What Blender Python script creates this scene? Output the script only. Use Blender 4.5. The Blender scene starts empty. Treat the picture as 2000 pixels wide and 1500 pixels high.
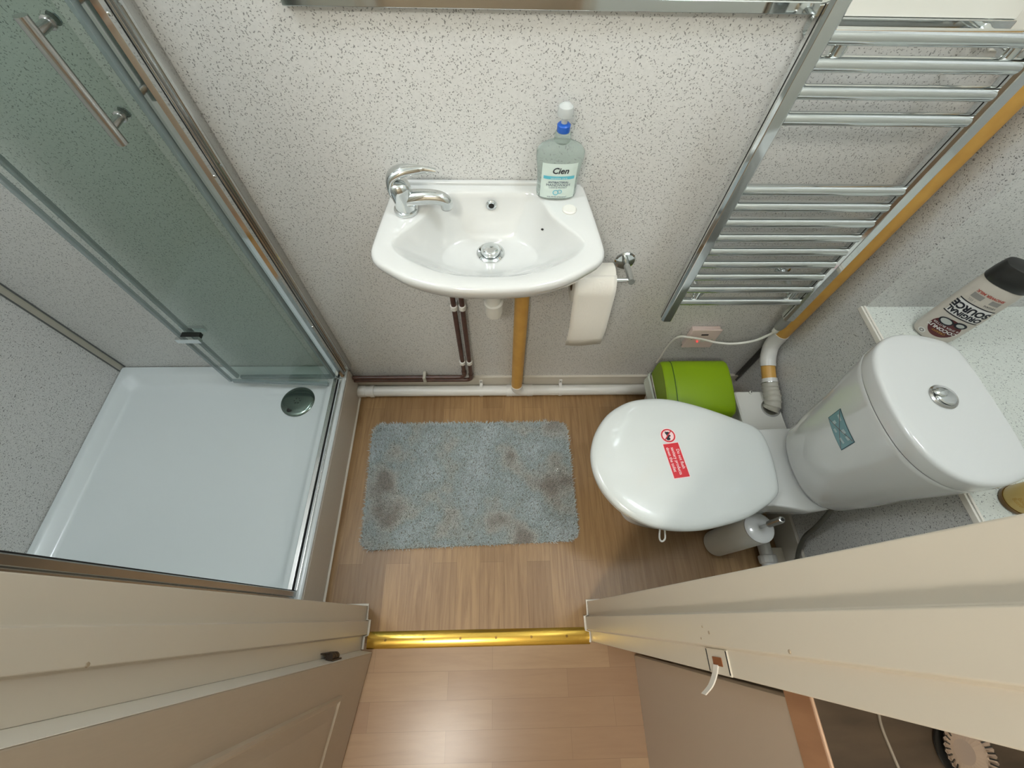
import bpy, math, random
import numpy as np
from mathutils import Vector, Matrix
random.seed(7); rng = np.random.default_rng(7)
PI = math.pi
SC = bpy.context.scene
COL = SC.collection

# ------------------------------------------------------------------ camera, world, lights, exposure
def rotation_from_calibration(pitch, yaw, roll):
    cy, sy = math.cos(yaw), math.sin(yaw); cp, sp = math.cos(pitch), math.sin(pitch); cr, sr = math.cos(roll), math.sin(roll)
    Rz = Matrix(((cy, -sy, 0), (sy, cy, 0), (0, 0, 1)))
    B = Matrix(((1, 0, 0), (0, -sp, -cp), (0, cp, -sp)))
    Rr = Matrix(((cr, -sr, 0), (sr, cr, 0), (0, 0, 1)))
    M = Rr @ B @ Rz                                   # rows: right, down, forward
    r, d, f = M[0], M[1], M[2]
    return Matrix(((r[0], -d[0], -f[0]), (r[1], -d[1], -f[1]), (r[2], -d[2], -f[2])))
cd = bpy.data.cameras.new('camera'); cam = bpy.data.objects.new('camera', cd); COL.objects.link(cam)
cd.sensor_fit = 'HORIZONTAL'; cd.sensor_width = 36; cd.lens = 36 * 815 / 2000; cd.clip_start = 0.02
cam.matrix_world = Matrix.Translation((0, -0.8045, 1.45)) @ rotation_from_calibration(1.0582, 0.05325, 0.03992).to_4x4()
SC.camera = cam
SC.view_settings.view_transform = 'Standard'; SC.view_settings.look = 'None'
SC.view_settings.gamma = 1; SC.view_settings.use_curve_mapping = False
SC.view_settings.exposure = -0.27
w = bpy.data.worlds.new('world'); SC.world = w; w.use_nodes = True
w.node_tree.nodes['Background'].inputs[0].default_value = (0.8, 0.85, 0.9, 1)
w.node_tree.nodes['Background'].inputs[1].default_value = 0.15
def area(name, loc, size, power, color, aim=(0, 0, -1)):
    l = bpy.data.lights.new(name, 'AREA'); l.shape = 'DISK'; l.size = size; l.energy = power; l.color = color
    o = bpy.data.objects.new(name, l); COL.objects.link(o); o.location = loc
    o.rotation_euler = Vector(aim).to_track_quat('-Z', 'Y').to_euler()
    return o
def globe(name, loc, radius, power, color):
    l = bpy.data.lights.new(name, 'POINT'); l.shadow_soft_size = radius; l.energy = power; l.color = color
    o = bpy.data.objects.new(name, l); COL.objects.link(o); o.location = loc
COOL, WARM = (0.91, 1.0, 1.10), (1.0, 0.97, 0.90)
BATH_LAMP_AND_FILL = ((0.68, -0.50, 2.46), (-0.85, -0.42, 2.46))  # first is the room lamp; second is unseen fill added over the shower
HLAMP = (-0.42, -1.60, 2.46)
for p in BATH_LAMP_AND_FILL:
    area('bathroom_lamp_and_fill_light', (p[0], p[1], p[2] - .005), 0.26, 1.8, COOL)
    globe('bathroom_lamp_and_fill_globe', (p[0], p[1], p[2] - .12), 0.11, 14.5 if p[0] > 0 else 14.5, COOL)
area('hall_lamp_light', (HLAMP[0], HLAMP[1], HLAMP[2] - .005), 0.22, 4.0, WARM)
globe('hall_lamp_globe', (HLAMP[0], HLAMP[1], HLAMP[2] - .12), 0.11, 41.0, WARM)

# ------------------------------------------------------------------ materials
def lin(c):
    return tuple(((x / 255) / 12.92 if x / 255 <= 0.04045 else ((x / 255 + 0.055) / 1.055) ** 2.4) for x in c) + (1,)
def mat(name, rgb, rough=0.5, metal=0.0, coat=0.0, spec=0.5, noise=None, bump=None, **kw):
    m = bpy.data.materials.new(name); m.use_nodes = True; nt = m.node_tree; b = nt.nodes['Principled BSDF']
    b.inputs['Base Color'].default_value = lin(rgb); b.inputs['Roughness'].default_value = rough
    b.inputs['Metallic'].default_value = metal; b.inputs['Coat Weight'].default_value = coat
    b.inputs['Specular IOR Level'].default_value = spec
    for k, v in kw.items(): b.inputs[k.replace('_', ' ')].default_value = v
    if noise or bump:
        tc = nt.nodes.new('ShaderNodeTexCoord')
    if noise:                                         # (scale, amount, second colour)
        n = nt.nodes.new('ShaderNodeTexNoise'); n.inputs['Scale'].default_value = noise[0]; n.inputs['Detail'].default_value = 4
        mp = nt.nodes.new('ShaderNodeMapping'); mp.inputs['Scale'].default_value = noise[3] if len(noise) > 3 else (1, 1, 1)
        nt.links.new(tc.outputs['Object'], mp.inputs[0]); nt.links.new(mp.outputs[0], n.inputs['Vector'])
        r = nt.nodes.new('ShaderNodeMapRange'); r.inputs['From Min'].default_value = .35; r.inputs['From Max'].default_value = .65
        r.inputs['To Max'].default_value = noise[1]
        nt.links.new(n.outputs['Fac'], r.inputs['Value'])
        mx = nt.nodes.new('ShaderNodeMix'); mx.data_type = 'RGBA'; mx.inputs[6].default_value = lin(rgb); mx.inputs[7].default_value = lin(noise[2])
        nt.links.new(r.outputs[0], mx.inputs[0]); nt.links.new(mx.outputs[2], b.inputs['Base Color'])
    if bump:                                          # (scale, strength)
        n = nt.nodes.new('ShaderNodeTexNoise'); n.inputs['Scale'].default_value = bump[0]; n.inputs['Detail'].default_value = 5
        nt.links.new(tc.outputs['Object'], n.inputs['Vector'])
        bp = nt.nodes.new('ShaderNodeBump'); bp.inputs['Strength'].default_value = bump[1]; bp.inputs['Distance'].default_value = .002
        nt.links.new(n.outputs['Fac'], bp.inputs['Height']); nt.links.new(bp.outputs[0], b.inputs['Normal'])
    return m

def speckle(name, base, rough=0.35, spec=0.5, layers=((150, .0033, .80), (235, .0023, .70), (105, .0040, .5), (190, .0028, .6))):
    m = bpy.data.materials.new(name); m.use_nodes = True; nt = m.node_tree; N = nt.nodes; L = nt.links; b = N['Principled BSDF']
    b.inputs['Roughness'].default_value = rough; b.inputs['Specular IOR Level'].default_value = spec
    tc = N.new('ShaderNodeTexCoord')
    big = N.new('ShaderNodeTexNoise'); big.inputs['Scale'].default_value = 160; big.inputs['Detail'].default_value = 3
    L.new(tc.outputs['Object'], big.inputs['Vector'])
    mx0 = N.new('ShaderNodeMix'); mx0.data_type = 'RGBA'
    mx0.inputs[6].default_value = lin(base); mx0.inputs[7].default_value = lin(tuple(c * .90 for c in base)); L.new(big.outputs['Fac'], mx0.inputs[0])
    cur = mx0.outputs[2]
    for i, (sc, size, strength) in enumerate(layers):
        off = N.new('ShaderNodeVectorMath'); off.operation = 'ADD'; off.inputs[1].default_value = (3.1 * i + .37, 7.7 * i + .11, 1.3 * i + .5)
        L.new(tc.outputs['Object'], off.inputs[0])
        v = N.new('ShaderNodeTexVoronoi'); v.feature = 'F1'; v.inputs['Scale'].default_value = sc; L.new(off.outputs[0], v.inputs['Vector'])
        scl = N.new('ShaderNodeVectorMath'); scl.operation = 'SCALE'; scl.inputs['Scale'].default_value = 1.0
        L.new(off.outputs[0], scl.inputs[0])
        sub = N.new('ShaderNodeVectorMath'); sub.operation = 'SUBTRACT'; L.new(scl.outputs[0], sub.inputs[0]); L.new(v.outputs['Position'], sub.inputs[1])
        rot = N.new('ShaderNodeVectorRotate'); rot.rotation_type = 'EULER_XYZ'
        ang = N.new('ShaderNodeVectorMath'); ang.operation = 'SCALE'; ang.inputs['Scale'].default_value = 6.28
        L.new(v.outputs['Color'], ang.inputs[0]); L.new(ang.outputs[0], rot.inputs['Rotation']); L.new(sub.outputs[0], rot.inputs['Vector'])
        st = N.new('ShaderNodeVectorMath'); st.operation = 'MULTIPLY'; st.inputs[1].default_value = (2.8, 2.8, .9); L.new(rot.outputs[0], st.inputs[0])
        ln = N.new('ShaderNodeVectorMath'); ln.operation = 'LENGTH'; L.new(st.outputs[0], ln.inputs[0])
        sep = N.new('ShaderNodeSeparateColor'); L.new(v.outputs['Color'], sep.inputs[0])
        th = N.new('ShaderNodeMath'); th.operation = 'MULTIPLY'; th.operation = 'MULTIPLY_ADD'; th.inputs[1].default_value = size * .65; th.inputs[2].default_value = size * .35; L.new(sep.outputs[1], th.inputs[0])
        df = N.new('ShaderNodeMath'); df.operation = 'LESS_THAN'; L.new(ln.outputs['Value'], df.inputs[0]); L.new(th.outputs[0], df.inputs[1])
        am = N.new('ShaderNodeMath'); am.operation = 'MULTIPLY'; am.inputs[1].default_value = strength; L.new(df.outputs[0], am.inputs[0])
        mx = N.new('ShaderNodeMix'); mx.data_type = 'RGBA'; mx.inputs[7].default_value = lin((84, 84, 82)); L.new(cur, mx.inputs[6]); L.new(am.outputs[0], mx.inputs[0])
        cur = mx.outputs[2]
    L.new(cur, b.inputs['Base Color'])
    return m

def planks(name, c1, c2, row, length, along_y, rough, grain=(10, 120), mortar=.0004, gdark=(110, 80, 50), gfac=.5, off=.5):
    m = bpy.data.materials.new(name); m.use_nodes = True; nt = m.node_tree; N = nt.nodes; L = nt.links; b = N['Principled BSDF']
    b.inputs['Roughness'].default_value = rough
    tc = N.new('ShaderNodeTexCoord'); mp = N.new('ShaderNodeMapping')
    if along_y: mp.inputs['Rotation'].default_value = (0, 0, PI / 2)
    mp.inputs['Location'].default_value = (5.13, 5.02, 0)
    L.new(tc.outputs['Object'], mp.inputs[0])
    br = N.new('ShaderNodeTexBrick'); br.offset = off; br.inputs['Scale'].default_value = 1
    br.inputs['Brick Width'].default_value = length; br.inputs['Row Height'].default_value = row; br.inputs['Mortar Size'].default_value = mortar
    br.inputs['Color1'].default_value = lin(c1); br.inputs['Color2'].default_value = lin(c2); br.inputs['Mortar'].default_value = lin(tuple(x * .86 for x in c2))
    br.inputs['Bias'].default_value = 0; L.new(mp.outputs[0], br.inputs['Vector'])
    g = N.new('ShaderNodeMapping'); g.inputs['Scale'].default_value = (grain[0], grain[1], 1); L.new(mp.outputs[0], g.inputs[0])
    no = N.new('ShaderNodeTexNoise'); no.inputs['Scale'].default_value = 1; no.inputs['Detail'].default_value = 7; no.inputs['Roughness'].default_value = .62; no.inputs['Distortion'].default_value = .6
    L.new(g.outputs[0], no.inputs['Vector'])
    r = N.new('ShaderNodeMapRange'); r.inputs['From Min'].default_value = .4; r.inputs['From Max'].default_value = .75; r.inputs['To Max'].default_value = gfac
    L.new(no.outputs['Fac'], r.inputs['Value'])
    mx = N.new('ShaderNodeMix'); mx.data_type = 'RGBA'; mx.inputs[7].default_value = lin(gdark)
    L.new(br.outputs['Color'], mx.inputs[6]); L.new(r.outputs[0], mx.inputs[0]); L.new(mx.outputs[2], b.inputs['Base Color'])
    return m

def thin_glass(name, tint, refl=1.0):
    m = bpy.data.materials.new(name); m.use_nodes = True; nt = m.node_tree; N = nt.nodes; L = nt.links; N.remove(N['Principled BSDF'])
    t = N.new('ShaderNodeBsdfTransparent'); t.inputs[0].default_value = tint + (1,)
    g = N.new('ShaderNodeBsdfGlossy'); g.inputs['Roughness'].default_value = .02
    d = N.new('ShaderNodeBsdfDiffuse'); d.inputs[0].default_value = lin((150, 175, 160))
    f = N.new('ShaderNodeFresnel'); f.inputs[0].default_value = 1.45
    m0 = N.new('ShaderNodeMixShader'); m0.inputs[0].default_value = .025; L.new(t.outputs[0], m0.inputs[1]); L.new(d.outputs[0], m0.inputs[2])
    x = N.new('ShaderNodeMixShader'); geo = N.new('ShaderNodeNewGeometry'); inv = N.new('ShaderNodeMath'); inv.operation = 'SUBTRACT'; inv.inputs[0].default_value = 1; L.new(geo.outputs['Backfacing'], inv.inputs[1])
    mu = N.new('ShaderNodeMath'); mu.operation = 'MULTIPLY'; L.new(f.outputs[0], mu.inputs[0]); L.new(inv.outputs[0], mu.inputs[1]); L.new(mu.outputs[0], x.inputs[0]); L.new(m0.outputs[0], x.inputs[1]); L.new(g.outputs[0], x.inputs[2])
    L.new(x.outputs[0], N['Material Output'].inputs[0])
    return m

def emis(name, rgb, s):
    m = mat(name, rgb, .4); b = m.node_tree.nodes['Principled BSDF']
    b.inputs['Emission Color'].default_value = lin(rgb); b.inputs['Emission Strength'].default_value = s
    return m

M = dict(
    wall=speckle('speckled_wall_panel', (226, 225, 221)),
    ledge=speckle('speckled_ledge', (228, 231, 222), layers=((150, .0033, .75), (230, .0023, .65))),
    paint=mat('cream_gloss_paint', (214, 204, 186), .38, noise=(3, .35, (206, 197, 180))),
    paint2=mat('cream_door_paint', (186, 172, 152), .45, noise=(300, .25, (176, 162, 143), (1, 1, .15))),
    white_wall=mat('white_paint', (232, 230, 220), .6),
    ceiling=mat('ceiling_paint', (235, 234, 228), .8),
    skirting=mat('skirting', (205, 198, 184), .4),
    bead=mat('sealant_bead', (232, 226, 214), .5),
    ceramic=mat('white_ceramic', (214, 215, 212), .10, coat=.6, spec=.5),
    seatp=mat('white_plastic_gloss', (214, 218, 215), .14, coat=.4),
    tray=mat('tray_acrylic', (214, 221, 221), .22, coat=.2),
    wplastic=mat('white_plastic', (226, 224, 216), .35),
    pvc=mat('white_pvc', (222, 220, 214), .3),
    gpvc=mat('grey_pvc', (188, 184, 170), .4),
    yellow=mat('yellow_pipe', (214, 166, 84), .45, noise=(22, .6, (196, 146, 70))),
    brown=mat('brown_pipe', (92, 62, 52), .3, noise=(60, .7, (64, 44, 38))),
    chrome=mat('chrome', (216, 220, 220), .07, 1.0),
    satin=mat('satin_chrome', (192, 192, 190), .22, 1.0),
    alu=mat('polished_aluminium', (198, 198, 196), .16, 1.0),
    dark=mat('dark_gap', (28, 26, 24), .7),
    drain=mat('drain_chrome', (120, 134, 126), .15, .9),
    brass=mat('brass', (216, 178, 84), .2, 1.0),
    green=mat('lime_plastic', (122, 152, 12), .42, spec=.3, bump=(900, .1)),
    dgreen=mat('dark_green_edge', (60, 92, 20), .4),
    paper=mat('tissue', (236, 232, 222), .9, bump=(200, .3)),
    blue=mat('pump_blue', (28, 92, 190), .3),
    gel=None,
    blabel=mat('label_mint', (214, 228, 220), .35),
    navy=mat('navy_ink', (24, 48, 84), .5),
    teal=mat('teal_band', (92, 186, 204), .4),
    black=mat('black_plastic', (34, 34, 32), .3),
    ink=mat('black_ink', (26, 28, 38), .5),
    wash=mat('bodywash_bottle', (206, 198, 186), .3),
    lwhite=mat('label_white', (232, 230, 226), .4),
    lgrey=mat('label_grey', (150, 146, 140), .4),
    maroon=mat('maroon_print', (92, 34, 36), .4),
    redink=mat('red_ink', (176, 84, 70), .4),
    gold=mat('gold_ink', (196, 150, 60), .4),
    red=mat('sign_red', (206, 40, 52), .35),
    pink=mat('sign_pink_edge', (244, 214, 214), .4),
    signblue=mat('sticker_blue', (120, 160, 166), .4),
    signdark=mat('sticker_dark', (44, 88, 96), .4),
    signred=mat('sticker_cross', (128, 76, 66), .5),
    jar=mat('jar_gold', (206, 176, 104), .35),
    jard=mat('jar_dark', (112, 78, 20), .3),
    seal=mat('seal_plastic', (150, 166, 168), .2, **{'Alpha': .55}),
    worktop=mat('dark_worktop', (88, 74, 60), .35, noise=(9, .8, (58, 50, 42), (1, 4, 1))),
    edge=mat('worktop_edge', (170, 128, 96), .4, noise=(8, .7, (150, 108, 80), (1, 4, 1))),
    cab=mat('cabinet_laminate', (184, 168, 150), .5),
    rust=mat('rusted_hinge', (74, 62, 52), .5, .6),
    wood=mat('bare_wood', (140, 84, 46), .7),
    rubber=mat('braided_hose', (120, 118, 108), .35, .7, bump=(1500, 1)),
    neon=emis('neon_red', (255, 70, 70), 1.5),
    lamp=emis('lamp_diffuser', (255, 252, 240), 2.0),
    floor=planks('oak_vinyl', (168, 134, 92), (144, 112, 74), .075, .55, True, .38, (5, 75), gdark=(112, 78, 44), gfac=.75),
    hall=planks('beech_laminate', (174, 144, 112), (158, 126, 98), .067, .34, False, .28, (6, 60), gdark=(146, 114, 88), gfac=.45, off=.37),
    glass=thin_glass('green_glass', (.942, .968, .953)),
    gedge=mat('glass_edge', (96, 132, 118), .15, **{'Alpha': .7}),
)
gm = mat('clear_gel_bottle', (226, 236, 230), .12, **{'Transmission Weight': .8, 'IOR': 1.2}); M['gel'] = gm

# ------------------------------------------------------------------ mesh helpers
class MB:
    def __init__(s): s.v = []; s.f = []; s.m = []; s.mi = 0
    def add(s, vs, fs):
        o = len(s.v); s.v += [tuple(map(float, p)) for p in vs]; s.f += [tuple(i + o for i in f) for f in fs]; s.m += [s.mi] * len(fs); return s
    def box(s, x0, x1, y0, y1, z0, z1):
        x0, x1 = sorted((x0, x1)); y0, y1 = sorted((y0, y1)); z0, z1 = sorted((z0, z1))
        return s.add([(x0, y0, z0), (x1, y0, z0), (x1, y1, z0), (x0, y1, z0), (x0, y0, z1), (x1, y0, z1), (x1, y1, z1), (x0, y1, z1)],
                     [(0, 3, 2, 1), (4, 5, 6, 7), (0, 1, 5, 4), (1, 2, 6, 5), (2, 3, 7, 6), (3, 0, 4, 7)])
    def loft(s, rings, cap0=True, cap1=True):
        n = len(rings[0]); vs = [p for r in rings for p in r]; fs = []
        for k in range(len(rings) - 1):
            for i in range(n):
                j = (i + 1) % n; fs.append((k * n + i, k * n + j, (k + 1) * n + j, (k + 1) * n + i))
        if cap0: fs.append(tuple(reversed(range(n))))
        if cap1: fs.append(tuple((len(rings) - 1) * n + i for i in range(n)))
        return s.add(vs, fs)
    def lathe(s, c, prof, n=40, axis='z', cap0=True, cap1=True):
        rings = []
        for r, h in prof:
            ring = []
            for i in range(n):
                a = 2 * PI * i / n; u, v = max(r, 1e-5) * math.cos(a), max(r, 1e-5) * math.sin(a)
                p = {'z': (u, v, h), 'x': (h, u, v), 'y': (v, h, u)}[axis]
                ring.append((c[0] + p[0], c[1] + p[1], c[2] + p[2]))
            rings.append(ring)
        return s.loft(rings, cap0, cap1)
    def tube(s, pts, r, n=16, caps=True):
        pts = [Vector(p) for p in pts]; rs = r if isinstance(r, (list, tuple)) else [r] * len(pts)
        rings = []; up = None
        for i, p in enumerate(pts):
            t = ((pts[min(i + 1, len(pts) - 1)] - pts[max(i - 1, 0)])).normalized()
            if up is None: up = Vector((0, 0, 1)) if abs(t.z) < .9 else Vector((1, 0, 0))
            a = t.cross(up).normalized(); b = a.cross(t).normalized(); up = b
            rings.append([tuple(p + (a * math.cos(2 * PI * k / n) + b * math.sin(2 * PI * k / n)) * rs[i]) for k in range(n)])
        return s.loft(rings, caps, caps)
    def prism(s, poly, z0, z1):
        return s.loft([[(x, y, z0) for x, y in poly], [(x, y, z1) for x, y in poly]])
    def build(s, name, mt, parent=None, smooth=True, bevel=0, seg=2, angle=35, sub=0):
        me = bpy.data.meshes.new(name); me.from_pydata(s.v, [], s.f); me.validate()
        for m_ in (mt if isinstance(mt, (list, tuple)) else [mt]): me.materials.append(m_)
        if len(me.polygons) == len(s.m): me.polygons.foreach_set('material_index', s.m)
        import bmesh
        bm = bmesh.new(); bm.from_mesh(me); bmesh.ops.recalc_face_normals(bm, faces=bm.faces); bm.to_mesh(me); bm.free()
        if smooth:
            me.polygons.foreach_set('use_smooth', [True] * len(me.polygons)); me.set_sharp_from_angle(angle=math.radians(angle))
        o = bpy.data.objects.new(name, me); COL.objects.link(o)
        if bevel:
            b = o.modifiers.new('b', 'BEVEL'); b.width = bevel; b.segments = seg; b.limit_method = 'ANGLE'; b.angle_limit = math.radians(40)
            if smooth: b.harden_normals = True
        if sub:
            m2 = o.modifiers.new('s', 'SUBSURF'); m2.levels = sub; m2.render_levels = sub
        if parent: attach(o, parent)
        return o
def world_of(o):
    m = Matrix.Translation(o.location)
    return (world_of(o.parent) @ o.matrix_parent_inverse @ m) if o.parent else m
def attach(o, parent):
    o.parent = parent; o.matrix_parent_inverse = world_of(parent).inverted(); return o
def thing(name, label, cat, loc, group=None):
    o = bpy.data.objects.new(name, None); o.empty_display_size = .05; COL.objects.link(o); o.location = loc
    return tag(o, label, cat, group)
def tag(o, label=None, cat=None, group=None, kind=None):
    if label: o['label'] = label
    if cat: o['category'] = cat
    if group: o['group'] = group
    if kind: o['kind'] = kind
    return o
def struct(o, label, cat): return tag(o, label, cat, kind='structure')

def smooth_closed(pts, per=8):
    n = len(pts); out = []
    P = [np.array(p, float) for p in pts]
    for i in range(n):
        a, b, c, d = P[i - 1], P[i], P[(i + 1) % n], P[(i + 2) % n]
        for k in range(per):
            t = k / per
            out.append(.5 * (2 * b + (c - a) * t + (2 * a - 5 * b + 4 * c - d) * t * t + (3 * b - a - 3 * c + d) * t ** 3))
    return out
def radial(pts, c, n=96):
    """resample a star-shaped outline by angle about c"""
    P = np.array([p[:2] for p in pts]); c = np.array(c[:2]); a = np.arctan2(P[:, 1] - c[1], P[:, 0] - c[0]); r = np.hypot(*(P - c).T)
    o = np.argsort(a); a = a[o]; r = r[o]
    a = np.concatenate([a - 2 * PI, a, a + 2 * PI]); r = np.concatenate([r, r, r])
    t = -PI + 2 * PI * np.arange(n) / n
    rr = np.interp(t, a, r)
    return np.stack([c[0] + rr * np.cos(t), c[1] + rr * np.sin(t)], 1)
def ring(P, z): return [(p[0], p[1], z) for p in P]
def scl(P, c, k, k2=None): k2 = k if k2 is None else k2; return np.stack([c[0] + (P[:, 0] - c[0]) * k, c[1] + (P[:, 1] - c[1]) * k2], 1)
def inset(P, c, d):
    v = P - np.array(c); r = np.hypot(v[:, 0], v[:, 1])[:, None]; return P - v / r * d
def rrect(x0, x1, y0, y1, r, n=8):
    out = []
    for cx, cy, a0 in ((x1 - r, y1 - r, 0), (x0 + r, y1 - r, PI / 2), (x0 + r, y0 + r, PI), (x1 - r, y0 + r, 1.5 * PI)):
        for k in range(n + 1):
            a = a0 + PI / 2 * k / n; out.append((cx + r * math.cos(a), cy + r * math.sin(a)))
    return out
def curve_pts(ctrl, per=10):
    P = [Vector(p) for p in ctrl]; P = [P[0] * 2 - P[1]] + P + [P[-1] * 2 - P[-2]]; out = []
    for i in range(1, len(P) - 2):
        a, b, c, d = P[i - 1:i + 3]
        for k in range(per):
            t = k / per; out.append(.5 * (2 * b + (c - a) * t + (2 * a - 5 * b + 4 * c - d) * t * t + (3 * b - a - 3 * c + d) * t ** 3))
    out.append(P[-2]); return out
def text_mesh(name, body, size, f, mt, parent, align='CENTER', width=1.0, bold=0.0, italic=0.0, space=1.0):
    """lettering laid on a surface: f(u, v) -> point"""
    cu = bpy.data.curves.new(name, 'FONT'); cu.body = body; cu.size = size; cu.align_x = align; cu.align_y = 'CENTER'
    cu.offset = bold; cu.shear = italic; cu.space_line = space; cu.resolution_u = 3
    ob = bpy.data.objects.new('tmp', cu); COL.objects.link(ob)
    dg = bpy.context.evaluated_depsgraph_get(); dg.update()
    me = bpy.data.meshes.new_from_object(ob.evaluated_get(dg)); COL.objects.unlink(ob); bpy.data.objects.remove(ob)
    for v in me.vertices: v.co = f(v.co.x * width, v.co.y)
    me.materials.clear(); me.materials.append(mt); me.name = name
    o = bpy.data.objects.new(name, me); COL.objects.link(o); attach(o, parent); return o
def patch(name, u0, u1, v0, v1, f, mt, parent, nu=12, nv=6, round_=0, disc=None):
    mb = MB()
    if disc:
        (cu, cv, r, r0) = disc; n = 36; vs = []; 
        if r0 == 0:
            vs = [f(cu, cv)]; K = 6
            for q in range(1, K + 1): vs += [f(cu + r * q / K * math.cos(2 * PI * i / n), cv + r * q / K * math.sin(2 * PI * i / n)) for i in range(n)]
            mb.add(vs, [(0, 1 + i, 1 + (i + 1) % n) for i in range(n)] + [(1 + q * n + i, 1 + q * n + (i + 1) % n, 1 + (q + 1) * n + (i + 1) % n, 1 + (q + 1) * n + i) for q in range(K - 1) for i in range(n)])
        else:
            for rr in (r0, r): vs += [f(cu + rr * math.cos(2 * PI * i / n), cv + rr * math.sin(2 * PI * i / n)) for i in range(n)]
            mb.add(vs, [(i, (i + 1) % n, n + (i + 1) % n, n + i) for i in range(n)])
    else:
        vs = [f(u0 + (u1 - u0) * i / nu, v0 + (v1 - v0) * j / nv) for j in range(nv + 1) for i in range(nu + 1)]
        mb.add(vs, [(j * (nu + 1) + i, j * (nu + 1) + i + 1, (j + 1) * (nu + 1) + i + 1, (j + 1) * (nu + 1) + i) for j in range(nv) for i in range(nu)])
    return mb.build(name, mt, parent, smooth=True)

# ================================================================== THE SETTING
H = 2.5
struct(MB().box(-1.40, 1.0, -.86, .02, -.05, 0).build('floor', M['floor'], smooth=False), 'oak effect vinyl plank floor of the bathroom', 'floor')
struct(MB().box(-1.4, 2.2, -2.6, -.86, -.05, 0).build('floor', M['hall'], smooth=False), 'pinkish beech laminate floor outside the doorway', 'floor')
struct(MB().box(-1.45, 1.0, 0, .08, 0, H).build('wall_back', M['wall'], smooth=False), 'grey speckled wall panel behind the basin and radiator', 'wall')
struct(MB().box(-1.45, -1.345, -.88, 0, 0, H).build('wall_left', M['wall'], smooth=False), 'grey speckled wall panel at the far end of the shower', 'wall')
wr = MB()
wr.box(.915, 1.56, -.78, -.14, 0, .641)
wr.box(.915, 1.56, -.14, 0, 0, H)
wr.box(1.50, 1.56, -.88, -.14, 0, H)
struct(wr.build('wall_right', M['wall'], smooth=False), 'speckled wall with boxed ledge behind the toilet', 'wall')
lg = struct(MB().box(.907, 1.50, -.767, -.14, .6415, .650).build('trim_1', M['ledge'], smooth=False), 'bright speckled ledge behind the cistern', 'ledge')
e = MB().box(.902, .907, -.767, -.138, .640, .652).box(.909, .914, -.767, -.138, .650, .653)
e.build('edge_strip', M['bead'], lg, bevel=.001)
struct(MB().box(-1.345, 1.56, -2.6, .08, H, H + .05).build('ceiling', M['ceiling'], smooth=False), 'white ceiling', 'ceiling')
wf = MB(); wf.box(-1.45, -.43, -.874, -.767, 0, H); wf.box(.28, 1.56, -.866, -.767, 0, H); wf.box(-.43, .28, -.87, -.767, 2.02, H)
struct(wf.build('wall_front', M['white_wall'], smooth=False), 'thin wall around the bathroom doorway', 'wall')
wh = MB(); wh.box(-1.45, -1.35, -2.6, -.874, 0, H); wh.box(2.1, 2.2, -2.6, -.866, 0, H); wh.box(-1.45, 2.2, -2.7, -2.6, 0, H); wh.box(1.56, 2.2, -.9, -.866, 0, H)
struct(wh.build('wall_hall', M['paint'], smooth=False), 'cream walls of the hall behind the viewer', 'wall')
struct(MB().box(-1.344, .914, -.009, 0, 0, .085).build('baseboard_back', M['skirting'], smooth=False, bevel=0), 'low cream skirting strip behind the white pipe', 'skirting')
struct(MB().box(.905, .915, -.767, -.335, 0, .115).build('baseboard_right', M['skirting'], bevel=.002), 'cream skirting strip low on the wall behind the toilet', 'skirting')
struct(MB().box(.860, .905, -.767, -.62, 0, .03).build('baseboard_right.001', M['paint'], bevel=.002), 'pinkish low strip on the floor beside the pan waste pipe', 'skirting')
# corner strips
def strip(name, x, y, z0, z1, label):
    m = MB()
    m.lathe((x, y, 0), [(.004, z0), (.004, z1)], 10)
    m.box(min(x, x + (.012 if x < 0 else -.012)), max(x, x + (.012 if x < 0 else -.012)), y, y - .002, z0, z1)
    m.box(x - .001, x + .001, y - .014, y, z0, z1)
    struct(m.build(name, mat('dark_strip', (110, 110, 106), .35, .5)), label, 'corner strip')
strip('trim_2', .912, -.003, .06, H, 'dark metal strip up the corner behind the soil pipe')
m = MB().box(-1.345, -1.331, -.003, 0, .165, H).box(-1.345, -1.342, -.020, 0, .165, H)
t3 = struct(m.build('trim_3', M['gpvc'], bevel=.0008), 'grey double strip up the far corner of the shower', 'corner strip')
MB().box(-1.3325, -1.3300, -.0045, -.0005, .165, H).box(-1.3445, -1.3405, -.0215, -.0185, .165, H).build('dark_edge', mat('strip_edge', (96, 98, 96), .4), t3, smooth=False)
struct(MB().box(.803, .915, -.006, 0, 1.135, 1.5).build('trim_4', M['white_wall'], smooth=False, bevel=.002), 'white painted panel above the right end of the radiator', 'trim')
# panel and bead under the shower tray
struct(MB().box(-.562, -.548, -.767, -.012, 0, .148).build('trim_5', mat('riser_panel', (208, 198, 184), .5, noise=(300, .3, (192, 183, 170))), smooth=False), 'grey brown riser panel below the shower tray edge', 'riser')
struct(MB().tube([(-.546, -.05, .004), (-.545, -.4, .004), (-.544, -.766, .004)], .004, 8).build('trim_6', M['bead']), 'cream sealant bead between riser and floor', 'sealant')
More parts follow.
